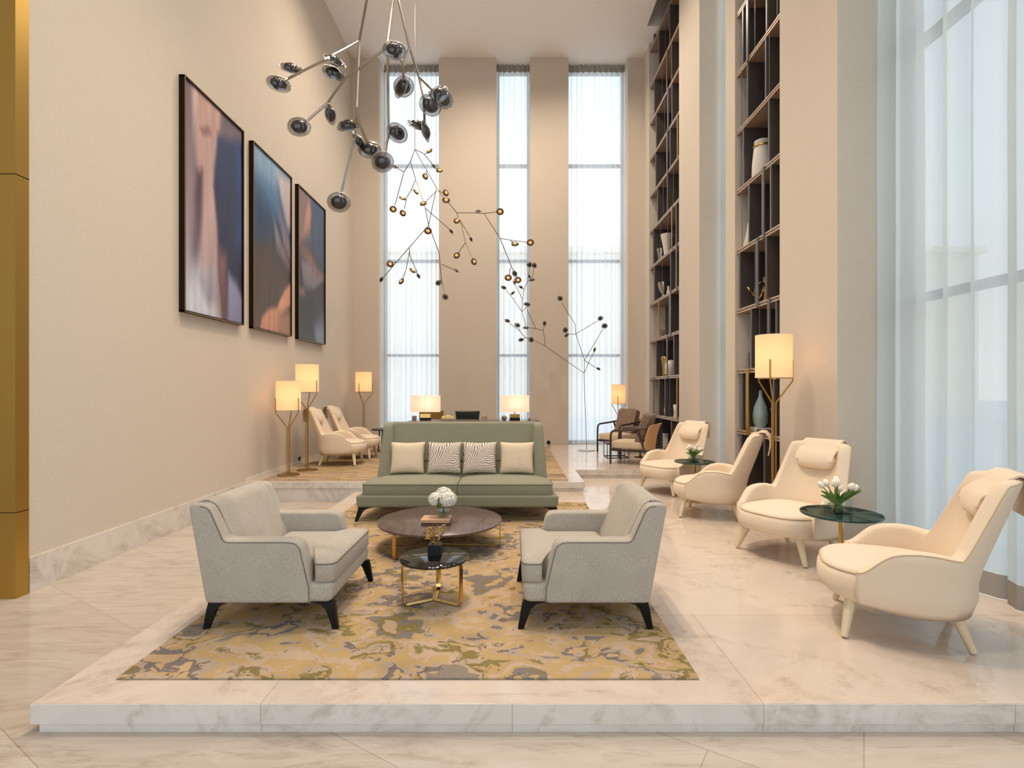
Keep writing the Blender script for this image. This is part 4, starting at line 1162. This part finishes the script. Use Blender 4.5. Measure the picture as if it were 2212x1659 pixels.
D2 = [(302, 750, .2, 0), (322, 355, .9, 80, 'dark'), (793, 1578, .4, 20, 'dark'), (393, 788, .4, 20), (390, 648, .7, 70), (517, 588, .75, 45), (1108, 771, .85, 88, 'dark'), (1310, 773, .15, 0), (742, 385, .5, 100),
      (685, 345, .85, 40, 'dark'), (645, 203, .7, 130), (605, 440, .5, 20), (588, 697, .6, 120), (630, 955, .1, 0), (848, 960, .85, 40, 'dark'), (798, 597, .5, 20), (802, 665, .3, 90), (193, 1412, .75, 150, 'dark'),
      (272, 1266, .3, 20), (485, 1330, .7, 50), (540, 1380, .8, 30, 'dark'), (380, 1430, .65, 150), (895, 1330, .85, 60, 'dark'), (730, 1445, .4, 140, 'dark'), (1063, 1245, .5, 15), (903, 1187, .4, 150), (1035, 1033, .85, 25, 'dark'),
      (905, 860, .4, 120), (1595, 1065, .15, 0), (1450, 1078, .5, 90), (1387, 1397, .1, 0), (1478, 1418, .2, 0), (1448, 1358, .5, 20, 'dark')]
pl = branch_light('pendant_light', 'hanging cluster of small amber-lit glass discs before the left rear window', 'pendant light', P(896, 322, 10.5).to_tuple()[:2] + (ZC,),
             10.5, 0.5, L2, D2, 0.073, 'amber', 0.0075, (780, 280), 4.365, 2, M['rod_dark'])
a = P(896.15, 322.8, 10.5 + 0.5 * math.sin(896.15 * 0.037 + 1.3) * math.cos(322.8 * 0.023 + 2))
build('hanging_rod', MB().tube([a - pl.location, Vector((a.x, a.y, ZC)) - pl.location], 0.0065, 6), M['nickel'], pl, smooth=50)
build('ceiling_plate', MB().lathe([(0, -0.02), (0.09, -0.02), (0.09, 0), (0, 0)], c=(a.x - pl.location.x, a.y - pl.location.y, 0), n=32), M['nickel'], pl)
# 3: standing tree of discs
L3 = [[(897, 2172), (880, 1659), (875, 1525), (880, 1415), (805, 1190), (800, 1110), (685, 925)], [(805, 1190), (990, 1080)], [(805, 1192), (745, 1192)], [(880, 1415), (1035, 1150)], [(880, 1417), (972, 1477)], [(875, 1525), (925, 1415), (960, 1345)],
      [(875, 1525), (545, 1295), (445, 1243)], [(545, 1290), (528, 1160), (538, 1115)], [(528, 1162), (465, 1145), (405, 1137)], [(465, 1145), (390, 985)], [(375, 1222), (315, 1155), (240, 1100)], [(375, 1222), (350, 1232)], [(375, 1222), (405, 1228)],
      [(378, 1120), (345, 1000), (350, 930), (360, 820), (395, 740), (412, 622)], [(432, 715), (448, 630)], [(345, 1000), (245, 855), (208, 815)], [(350, 895), (295, 780)], [(345, 1000), (400, 950)], [(245, 855), (260, 848)], [(360, 815), (350, 800)], [(400, 738), (420, 730)], [(330, 1160), (320, 1140)]]
D3 = [(670, 888, .3, 30), (1015, 1058, .4, 140), (715, 1158, .35, 0), (727, 1202, .7, 130), (1050, 1122, .1, 0), (997, 1488, .8, 60), (966, 1325, .8, 160), (423, 1240, .3, 20), (538, 1100, .6, 170), (380, 1138, .6, 90), (338, 1241, .55, 110),
      (220, 1078, .6, 60), (307, 1116, .45, 50), (409, 600, .25, 0), (451, 606, .4, 10), (432, 730, .7, 100), (408, 700, .85, 30), (190, 795, .6, 60), (268, 842, .8, 135), (280, 755, .85, 30), (337, 792, .8, 55), (385, 936, .5, 90), (406, 943, .8, 140)]
base = P(1267.2, 969.9, 12.2 + 0.25 * math.sin(1267 * 0.037 + 1.3) * math.cos(969.9 * 0.023 + 3)); base.z = Z2
tl_ = branch_light('branch_floor_light', 'standing tree of small dark glass discs before the right rear window', 'floor light', base, 12.2, 0.25, L3, D3, 0.070, 'dark', 0.0065, (1040, 420), 3.95, 3, M['rod_dark'])
build('foot_plate', MB().lathe([(0, 0), (0.19, 0), (0.19, 0.01), (0, 0.012)], n=40), M['nickel'], tl_)

# ------------------------------------------------------------------ bookcases in the right-hand niches
LEV = [0.90, 1.755, 2.61, 3.465, 4.32, 5.17, 6.0, 6.85, 7.70, 8.55, 9.40]
def yat(px, x=3.22): return x * F_PX / (px - CX)
def bookcase(label, y0, y1, zfloor, rows, gold):
    t = thing('bookcase', label, 'bookcase', (3.22, (y0 + y1) / 2, zfloor))
    o = t.location
    def B(x0, x1, ya, yb, z0, z1): return MB().box(x0 - o.x, x1 - o.x, ya - o.y, yb - o.y, z0 - o.z, z1 - o.z)
    build('back_panel', B(3.585, 3.615, y0 + 0.002, y1 - 0.002, zfloor, 10.3), M['shelf_dark'], t)
    for z in LEV:
        s = build('shelf', B(3.235, 3.585, y0, y1 - 0.002, z - 0.026, z + 0.026), M['shelf_under'], t)
        e = B(3.22, 3.2352, y0, y1 - 0.002, z + 0.008, z + 0.030); e2 = B(3.22, 3.2352, y0, y1 - 0.002, z - 0.030, z - 0.010); e.add(e2.v, e2.f)
        build('edge_strip', e, M['shelf_metal'], s)
    zz = [zfloor] + LEV + [10.3]
    for i in range(len(zz) - 1):
        za, zb = zz[i] + (0.026 if i else 0.0), zz[i + 1] - 0.026
        for spec in rows[i % len(rows)]:
            kind, px = spec
            y = yat(px)
            if kind == 'd': build('divider', B(3.24, 3.584, y - 0.014, y + 0.014, za, zb), M['shelf_dark'], t)
            if kind == 'd': build('front_post', B(3.222, 3.240, y - 0.016, y + 0.016, za - 0.03, zb + 0.03), M['steel'], t)
            if kind == 'b': build('front_post', B(3.205, 3.222, y - 0.03, y + 0.03, za - 0.05, zb + 0.05), M['steel'], t)
            if kind == 't': build('thin_rod', B(3.224, 3.230, y - 0.004, y + 0.004, za, zb), M['steel'], t)
            if kind == 'g': build('gold_post', B(3.20, 3.222, y - 0.045, y + 0.045, za - 0.05, zb + 0.05), M['brass_brushed'], t)
            if kind == 's': build('gold_post', B(3.21, 3.225, y - 0.02, y + 0.02, za - 0.03, zb + 0.03), M['gold_line'], t)
    return t
R2 = [[('d', 1600), ('d', 1650)], [('d', 1602), ('g', 1617), ('d', 1670), ('t', 1598)], [('d', 1622), ('b', 1662), ('t', 1640), ('d', 1676)], [('d', 1597), ('b', 1637), ('d', 1654), ('t', 1630)], [('d', 1617), ('b', 1650), ('d', 1664), ('t', 1602)],
      [('d', 1605), ('d', 1660), ('t', 1600)], [('d', 1614), ('d', 1653), ('t', 1601), ('t', 1661)], [('d', 1604), ('b', 1616), ('d', 1655), ('t', 1630), ('t', 1678)], [('d', 1625), ('d', 1665)], [('d', 1610), ('d', 1648)], [('d', 1625), ('d', 1668)], [('d', 1615), ('d', 1655)]]
R1 = [[('d', 1410), ('d', 1450), ('t', 1428)], [('b', 1413), ('d', 1423), ('d', 1436), ('t', 1446), ('s', 1463)], [('d', 1417), ('d', 1455), ('t', 1431), ('b', 1442)], [('s', 1424), ('d', 1445), ('b', 1449), ('t', 1414)], [('d', 1413), ('d', 1448), ('t', 1430), ('b', 1462)],
      [('d', 1411), ('s', 1452), ('d', 1460), ('t', 1426), ('t', 1442)], [('d', 1420), ('d', 1441), ('t', 1454), ('t', 1432)], [('d', 1416), ('s', 1464), ('d', 1447), ('b', 1442)], [('d', 1417), ('d', 1451), ('t', 1435), ('b', 1444)], [('d', 1413), ('s', 1441), ('d', 1450), ('t', 1430)], [('d', 1423), ('d', 1446), ('t', 1437)], [('d', 1412), ('d', 1444), ('b', 1457)]]
bookcase('tall open bookcase in the near right niche, behind the tall floor lamp', 6.48, 7.78, Z1, R2, True)
bookcase('tall open bookcase in the far right niche, behind the wooden armchairs', 10.39, 12.67, Z2, R1, True)

# things on the shelves (each where the photo shows it)
def lathe_thing(name, label, cat, loc, prof, mt, n=28, group=None):
    o = build(name, MB().lathe(prof, n=n), mt, None, smooth=60); o.location = loc
    return tag(o, label, cat, group)
def shelf_pt(px, i, x=3.36): return (x, yat(px, x), LEV[i] + 0.0305)
v1 = thing('vase', 'tall white vase with a gold rope ring, in the near bookcase', 'vase', shelf_pt(1647, 4, 3.38))
build('body', MB().lathe([(0, 0), (0.13, 0), (0.135, 0.02), (0.13, 0.2), (0.11, 0.4), (0.10, 0.45), (0.105, 0.455), (0.105, 0.50), (0.095, 0.505), (0, 0.50)], n=36), M['white_ceramic'], v1, smooth=50)
build('gold_ring', MB().tube([(0.112 * math.cos(2 * PI * k / 32), 0.112 * math.sin(2 * PI * k / 32), 0.425) for k in range(33)], 0.012, 8), M['gold'], v1, smooth=180)
rnd = random.Random(5)
def squiggle(label, loc, s, seed):
    r = random.Random(seed); mb = MB()
    for k in range(3):
        pts = [Vector((0, 0.05 * (k - 1), 0.02))]; d = Vector((0, 0, 1))
        for i in range(9):
            d = (d + Vector((r.uniform(-.8, .8), r.uniform(-1.1, 1.1), r.uniform(-.5, .7)))).normalized()
            q = pts[-1] + d * 0.045 * s
            q.x = max(-0.07, min(0.07, q.x)); q.y = max(-0.1, min(0.1, q.y)); q.z = max(0.02, min(0.34 * s, q.z)); pts.append(q)
        mb.tube(pts, 0.012 * s, 8)
    mb.lathe([(0, 0), (0.07, 0), (0.07, 0.02), (0, 0.022)], n=20)
    o = build('sculpture', mb, M['gold'], None, smooth=50); o.location = loc
    return tag(o, label, 'sculpture', 'gold sculptures in the near bookcase')
squiggle('squiggly gold sculpture standing left of the steel post in the near bookcase', shelf_pt(1632, 2), 1.0, 4)
squiggle('taller squiggly gold sculpture standing right of the steel post in the near bookcase', shelf_pt(1656, 2, 3.40), 1.25, 8)
def book_upright(label, px, i, h, w, cover, x=3.36, lean=0.0, group=None):
    t = thing('book', label, 'book', shelf_pt(px, i, x), 0, group); t.rotation_euler = (lean, 0, 0)
    build('cover', MB().box(-0.09, 0.09, 0, 0.003, 0, h).box(-0.09, 0.09, w - 0.003, w, 0, h).box(-0.09, -0.087, 0, w, 0, h), cover, t)
    build('pages', MB().box(-0.086, 0.085, 0.003, w - 0.003, 0.004, h - 0.004), M['paper'], t)
for k, (px, h) in enumerate(((1672, 0.27), (1676, 0.25))):
    book_upright(('taller white book standing at the right of the gold sculptures', 'shorter white book standing at the far right of the gold sculptures')[k], px, 2, h, 0.035, M['white_ceramic'], group='white books beside the gold sculptures')
for k, (px, h) in enumerate(((1631, 0.22), (1636, 0.25))):
    book_upright(('shorter grey book standing upright just left of the tall lamp shade', 'taller grey book touching the left side of the tall lamp shade')[k], px, 1, h, 0.03, M['grey_stone'], group='grey books left of the tall lamp shade')
p = shelf_pt(1643, 0, 3.37)
book('mauve book lying flat on the low shelf of the near bookcase, under another book', (p[0], p[1], p[2]), 0.22, 0.26, 0.03, M['grey_stone'], 0)
book('white book lying flat between the mauve book and the pale blue vase', (p[0], p[1], p[2] + 0.0305), 0.21, 0.24, 0.025, M['white_ceramic'], 0)
lathe_thing('vase', 'pale blue teardrop vase standing on two flat books, left of the lamp rods', 'vase', (p[0], p[1], p[2] + 0.056), [(0, 0), (0.06, 0), (0.09, 0.06), (0.1, 0.16), (0.085, 0.27), (0.05, 0.36), (0.025, 0.42), (0.02, 0.5), (0.0, 0.5)], M['blue_ceramic'])
lathe_thing('vase', 'white cone-shaped vase behind the lamp rods at the right of the near bookcase', 'vase', shelf_pt(1679, 0, 3.34), [(0, 0), (0.04, 0), (0.05, 0.1), (0.075, 0.33), (0.07, 0.33), (0.0, 0.1)], M['white_ceramic'])
lathe_thing('vase', 'white pointed vase low at the left of the fourth bay of the near bookcase', 'vase', shelf_pt(1620, 3, 3.36), [(0, 0), (0.08, 0), (0.09, 0.05), (0.05, 0.2), (0.03, 0.36), (0.0, 0.37)], M['white_ceramic'])
# far bookcase
lathe_thing('vase', 'tall white flared vase high in the far bookcase', 'vase', shelf_pt(1441, 4, 3.40), [(0, 0), (0.07, 0), (0.065, 0.1), (0.09, 0.3), (0.14, 0.55), (0.13, 0.55), (0.0, 0.12)], M['white_ceramic'])
lathe_thing('vase', 'short silver tapered vase left of the tall white flared vase', 'vase', shelf_pt(1428, 4, 3.34), [(0, 0), (0.05, 0), (0.07, 0.16), (0.095, 0.3), (0.085, 0.3), (0, 0.04)], M['silver'])
lathe_thing('bowl', 'footed hammered silver bowl in the far bookcase', 'bowl', shelf_pt(1433, 3, 3.36), [(0, 0), (0.06, 0), (0.05, 0.03), (0.03, 0.12), (0.08, 0.2), (0.11, 0.30), (0.12, 0.38), (0.11, 0.38), (0.07, 0.22), (0, 0.16)], M['silver'])
lathe_thing('bottle', 'small white stoppered bottle beside the silver bowl', 'bottle', shelf_pt(1444, 3, 3.33), [(0, 0), (0.035, 0), (0.04, 0.08), (0.02, 0.15), (0.025, 0.2), (0.0, 0.21)], M['white_ceramic'])
lathe_thing('bowl', 'brown footed bowl on the shelf below the silver bowl', 'bowl', shelf_pt(1436, 2, 3.36), [(0, 0), (0.05, 0), (0.08, 0.06), (0.11, 0.16), (0.10, 0.16), (0.07, 0.06), (0, 0.02)], M['grey_stone'])
lathe_thing('vase', 'ribbed golden vase in the far bookcase', 'vase', shelf_pt(1438, 1, 3.36), [(0, 0), (0.06, 0)] + [(0.065 + (0.012 if k % 2 else 0) + 0.035 * (k / 14) ** 3, 0.03 + 0.028 * k) for k in range(15)] + [(0.07, 0.44), (0, 0.06)], M['gold'])
lathe_thing('vase', 'round white disc vase right of the ribbed golden vase', 'vase', shelf_pt(1449, 1, 3.38), [(0, 0), (0.05, 0), (0.06, 0.03), (0.11, 0.12), (0.12, 0.2), (0.10, 0.28), (0.04, 0.34), (0.0, 0.34)], M['white_ceramic'])
lathe_thing('vase', 'white teardrop vase low in the far bookcase', 'vase', shelf_pt(1444, 0, 3.40), [(0, 0), (0.06, 0), (0.09, 0.05), (0.095, 0.13), (0.06, 0.24), (0.03, 0.32), (0.02, 0.4), (0.0, 0.4)], M['white_ceramic'])
lathe_thing('vase', 'slim white vase at the right end of the low shelf in the far bookcase', 'vase', shelf_pt(1459, 0, 3.32), [(0, 0), (0.04, 0), (0.03, 0.1), (0.045, 0.24), (0.03, 0.26), (0.0, 0.26)], M['white_ceramic'])
bs = MB()
for k in range(9): bs.box(-0.05 + 0.008 * (k % 2), 0.05, -0.06 + 0.01 * (k % 2), 0.05 - 0.012 * ((k + 1) % 2), 0.042 * k, 0.042 * k + 0.034)
bs.box(-0.03, 0.03, -0.03, 0.03, 0, 0.37).box(-0.03, 0.03, -0.12, -0.06, 0.08, 0.27)
o = build('sculpture', bs, M['white_ceramic'], bevel=0.004, seg=2); o.location = (3.42, yat(1437, 3.42), Z2)
tag(o, 'white notched stone sculpture standing on the floor of the far bookcase', 'sculpture')

# ------------------------------------------------------------------ wooden armchairs at the rear right
def wood_chair():
    """faces +x"""
    t = thing('wooden_armchair', '', 'armchair', (0, 0, 0), 0, 'dark wooden armchairs at the rear right')
    dw = M['dark_wood']
    for s in (-1, 1):
        y = 0.325 * s
        pts = [(0.325, y, 0.0), (0.325, y, 0.30), (0.32, y, 0.52), (0.305, y, 0.575), (0.26, y, 0.605), (0.0, y, 0.625), (-0.33, y * 0.98, 0.66)]
        build('arm_frame', MB().tube(pts, 0.019, 8), dw, t, smooth=60)
        build('rear_leg', MB().tube([(-0.17, y, 0.64), (-0.30, y, 0.25), (-0.37, y * 0.96, 0.0)], 0.020, 8, 0.015), dw, t, smooth=60)
    fr = MB().box(-0.30, 0.34, -0.335, -0.295, 0.235, 0.275).box(-0.30, 0.34, 0.295, 0.335, 0.235, 0.275).box(0.305, 0.34, -0.33, 0.33, 0.235, 0.275).box(-0.31, -0.275, -0.33, 0.33, 0.235, 0.275)
    build('seat_frame', fr, dw, t, bevel=0.004, seg=2)
    build('seat_cushion', cushion_box(-0.27, 0.345, -0.29, 0.29, 0.277, 0.40, 0.03), M['sand_fabric'], t, smooth=60)
    bc = cushion_box(-0.29, 0.29, -0.26, 0.26, 0, 0.14, 0.03)
    bc.xf(Matrix.Translation((-0.26, 0, 0.63)) @ Matrix.Rotation(math.radians(72), 4, 'Y') @ Matrix.Rotation(PI, 4, 'X') @ Matrix.Translation((0, 0, -0.1)))
    build('back_cushion', bc, M['taupe_velvet'], t, smooth=60)
    # curved tan back panel
    vs = []; n = 16
    rs = []
    for k in range(n + 1):
        u = -1 + 2 * k / n
        x = -0.40 + 0.10 * u * u; y = 0.33 * u
        r = []
        for (z, dx) in ((0.27, 0.0), (0.5, -0.03), (0.70, -0.09), (0.74, -0.12)): r.append((x + dx, y, z - 0.02 * u * u * (z > 0.6)))
        for (z, dx) in ((0.74, -0.10), (0.70, -0.065), (0.5, -0.005), (0.27, 0.025)): r.append((x + dx, y, z - 0.02 * u * u * (z > 0.6)))
        rs.append(r)
    build('back_panel', MB().rings(rs), M['rattan'], t, smooth=40)
    return t
wc = wood_chair()
wc.location = (2.23, 10.02, Z2); wc.rotation_euler = (0, 0, ang(-0.888, 0.46)); wc['label'] = 'dark wooden armchair with sand seat, the nearer one, seen from its side and back'
dup(wc, (2.30, 11.66, Z2), ang(-0.83, -0.56), 'dark wooden armchair with taupe cushion, the farther one, facing the camera side')

# thin black wire table and a taller small table between them
t = thing('side_table', 'low thin-framed black metal table between the two dark wooden armchairs', 'table', (2.08, 10.85, Z2))
fr = MB()
w, d, h = 0.21, 0.2, 0.28
for (x, y) in ((-w, -d), (w, -d), (w, d), (-w, d)): fr.box(x - 0.006, x + 0.006, y - 0.006, y + 0.006, 0, h)
for z in (0.006, h - 0.006):
    fr.box(-w, w, -d - 0.006, -d + 0.006, z - 0.006, z + 0.006).box(-w, w, d - 0.006, d + 0.006, z - 0.006, z + 0.006)
    fr.box(-w - 0.006, -w + 0.006, -d, d, z - 0.006, z + 0.006).box(w - 0.006, w + 0.006, -d, d, z - 0.006, z + 0.006)
build('frame', fr, M['black'], t)
build('tabletop', MB().box(-w - 0.01, w + 0.01, -d - 0.01, d + 0.01, h, h + 0.012), M['dark_wood'], t, bevel=0.002, seg=2)
t = thing('side_table', 'small round dark table between the wooden armchairs, with a pink dish on it', 'table', (2.55, 10.80, Z2))
build('tabletop', MB().lathe([(0, 0.565), (0.17, 0.565), (0.17, 0.58), (0, 0.58)], n=40), M['dark_wood'], t, smooth=40)
build('stem', MB().lathe([(0, 0.012), (0.014, 0.012), (0.014, 0.565), (0, 0.565)], n=12), M['bronze'], t, smooth=40)
build('foot', MB().lathe([(0, 0), (0.12, 0), (0.12, 0.01), (0, 0.013)], n=32), M['bronze'], t, smooth=40)
lathe_thing('dish', 'small pale pink dish on the small round dark table between the wooden armchairs', 'dish', (2.52, 10.78, Z2 + 0.581), [(0, 0), (0.04, 0), (0.07, 0.03), (0.06, 0.03), (0, 0.008)], M['pink_petal'])

# dark round table behind the rear left lounge chairs
t = thing('side_table', 'dark side table beside the sofa wing, beyond the rear left lounge chairs', 'table', (-2.72, 11.65, ZR))
build('tabletop', MB().lathe([(0, 0.47), (0.30, 0.47), (0.30, 0.495), (0, 0.495)], n=48), M['dark_wood'], t, smooth=40)
for k in range(3):
    a = 0.4 + 2 * PI * k / 3
    build('leg', MB().tube([(0.2 * math.cos(a), 0.2 * math.sin(a), 0.47), (0.25 * math.cos(a), 0.25 * math.sin(a), 0.003)], 0.016, 8), M['dark_wood'], t, smooth=60)

# ------------------------------------------------------------------ desk behind the sofa with lamps and chairs
YD = 10.5
ZD = ZR + 0.745
t = thing('desk', 'long dark wooden desk behind the sage sofa, only its items showing above the sofa back', 'desk', (-0.72, YD, ZR))
build('desktop', MB().box(-1.25, 1.25, -0.35, 0.35, 0.705, 0.745), M['walnut'], t, bevel=0.004, seg=2)
for sx_ in (-1, 1):
    build('leg', MB().box(sx_ * 1.15 - 0.03, sx_ * 1.15 + 0.03, -0.30, -0.24, 0, 0.705), M['bronze'], t)
    build('leg', MB().box(sx_ * 1.15 - 0.03, sx_ * 1.15 + 0.03, 0.24, 0.30, 0, 0.705), M['bronze'], t)
build('apron', MB().box(-1.12, 1.12, -0.27, -0.24, 0.60, 0.705), M['walnut'], t)
def table_lamp(label, px, y):
    x = (px - CX) / F_PX * y
    t = thing('table_lamp', label, 'table lamp', (x, y, ZD), 0, 'pair of table lamps on the desk')
    build('base', MB().box(-0.10, 0.10, -0.06, 0.06, 0, 0.05), M['black'], t, bevel=0.003, seg=2)
    cb = MB()
    for k in range(7): cb.box(-0.10 + 0.2 * k / 7 + 0.003, -0.10 + 0.2 * (k + 1) / 7 - 0.003, -0.06, 0.06, 0.05, 0.12)
    cb.box(-0.095, 0.095, -0.055, 0.055, 0.05, 0.118)
    build('brass_block', cb, M['gold'], t)
    build('stem', MB().lathe([(0, 0.118), (0.01, 0.118), (0.01, 0.42), (0, 0.42)], n=12), M['gold'], t)
    w, d = 0.275, 0.12
    prof = rounded([(-w, -d), (w, -d), (w, d), (-w, d)], {0: .02, 1: .02, 2: .02, 3: .02}, 0.02)
    sh = build('shade', MB().rings([[(x_, y_, z) for (x_, y_) in prof] for z in (0.162, 0.48)], False, False), M['shade_pink'], t, smooth=50)
    build('seam', MB().box(-0.002, 0.002, -d - 0.002, -d + 0.001, 0.162, 0.48), M['cream_seam'], sh)
    l = bpy.data.lights.new('bulb', 'POINT'); l.energy = 5; l.color = (1, 0.72, 0.5); l.shadow_soft_size = 0.04
    lo = bpy.data.objects.new('bulb', l); lo.location = (0.02, 0, 0.34); lo.parent = t; COL.objects.link(lo)
table_lamp('left table lamp with a wide blush shade above the sofa back', 919.5, YD)
table_lamp('right table lamp with a wide blush shade, in front of the middle rear window', 1112, YD)
def desk_chair(label, px, mt, w):
    y = 11.35; x = (px - CX) / F_PX * y
    t = thing('desk_chair', label, 'chair', (x, y, ZR), 0, 'chairs behind the desk')
    build('seat', cushion_box(-0.26, 0.26, -0.28, 0.24, 0.36, 0.46, 0.02), mt, t, smooth=60)
    build('backrest', MB().hexa([(-w, 0.16, 0.40), (w, 0.16, 0.40), (w, 0.24, 0.40), (-w, 0.24, 0.40)], [(-w, 0.24, 0.885), (w, 0.24, 0.885), (w, 0.31, 0.885), (-w, 0.31, 0.885)]), mt, t, bevel=0.02, seg=3)
    for (a, b_) in ((-0.22, -0.24), (0.22, -0.24), (-0.22, 0.2), (0.22, 0.2)):
        build('leg', MB().tube([(a, b_, 0.37), (a * 1.08, b_ * 1.08, 0.002)], 0.018, 8, 0.012), M['bronze'], t, smooth=60)
    return t
desk_chair('olive upholstered chair whose back shows behind the left table lamp', 928, M['olive_fabric'], 0.26)
desk_chair('taupe chair carrying a black cushion, behind the middle of the desk', 1010, M['taupe_velvet'], 0.20)
pillow('cushion', 'black rectangular cushion showing above the middle of the sofa back', ((1009 - CX) / F_PX * 11.33, 11.40, ZR + 0.50), 0.53, 0.39, 0.10, M['black_fabric'], math.radians(-8), 0, 'cushion', None)
def deskpt(px, y=YD): return ((px - CX) / F_PX * y, y, ZD)
v2 = thing('flower_vase', 'low dish of cream white flowers left of the black cushion on the desk', 'vase', deskpt(966, 10.45))
build('dish', MB().lathe([(0, 0), (0.06, 0), (0.08, 0.03), (0.07, 0.03), (0, 0.01)], n=24), M['white_ceramic'], v2, smooth=50)
rnd = random.Random(31)
bl = MB()
for (x, z, r) in ((-0.06, 0.045, 0.042), (0.02, 0.055, 0.05), (0.09, 0.04, 0.04)):
    q = bloom_cluster((x, 0, z), r, 60, rnd, 0.022); bl.add(q.v, q.f)
build('flower_head', bl, M['yellow_petal'], v2, recalc=False)
v3 = thing('flower_vase', 'small pale pink flower right of the black cushion on the desk', 'vase', deskpt(1046, 10.45))
build('dish', MB().lathe([(0, 0), (0.04, 0), (0.05, 0.03), (0.045, 0.03), (0, 0.01)], n=24), M['white_ceramic'], v3, smooth=50)
q = bloom_cluster((0, 0, 0.06), 0.045, 60, rnd, 0.026); build('flower_head', q, M['pink_petal'], v3, recalc=False)
o = build('box', MB().box(-0.035, 0.035, -0.05, 0.05, 0, 0.085), M['grey_stone'], bevel=0.004, seg=2); o.location = deskpt(895); tag(o, 'small grey box at the left end of the desk beside the left table lamp', 'box')
lathe_thing('paperweight', 'grey stone ball paperweight left of the right table lamp', 'paperweight', deskpt(1089), [(0, 0), (0.03, 0.003), (0.055, 0.035), (0.055, 0.06), (0.03, 0.088), (0, 0.092)], M['grey_stone'])
lathe_thing('paperweight', 'glass ball paperweight right of the right table lamp', 'paperweight', deskpt(1131), [(0, 0), (0.03, 0.003), (0.06, 0.04), (0.06, 0.065), (0.03, 0.1), (0, 0.105)], M['vase_glass'])
lathe_thing('paperweight', 'tiny brown ball at the right end of the desk', 'paperweight', deskpt(1143.5), [(0, 0), (0.012, 0.002), (0.02, 0.02), (0.012, 0.038), (0, 0.04)], M['brown_cover'])

# ------------------------------------------------------------------ sockets, downlights
def socket(label, loc, axis):
    t = thing('wall_socket', label, 'socket', loc)
    if axis == 'x': build('plate', MB().box(0, 0.012, -0.04, 0.04, -0.04, 0.04), M['black'], t, bevel=0.002, seg=2); build('insert', MB().box(0.012, 0.015, -0.025, 0.025, -0.025, 0.025), M['bronze'], t)
    else: build('plate', MB().box(-0.04, 0.04, -0.012, 0, -0.04, 0.04), M['black'], t, bevel=0.002, seg=2); build('insert', MB().box(-0.025, 0.025, -0.015, -0.012, -0.025, 0.025), M['bronze'], t)
socket('black wall socket low on the left wall behind the pair of brass floor lamps', (XL, 9.92, 0.225), 'x')
socket('black wall socket low on the rear wall pier right of the sofa', (0.885, YB, 0.205), 'y')
for i, (x, y, p) in enumerate(DOWN):
    t = thing('downlight', 'round recessed ceiling downlight above the lounge', 'downlight', (x, y, ZC), 0, 'recessed downlights in the high ceiling')
    build('rim', MB().lathe([(0.055, 0), (0.085, 0), (0.085, -0.006), (0.055, -0.003)], n=24), M['ceiling'], t, smooth=40)
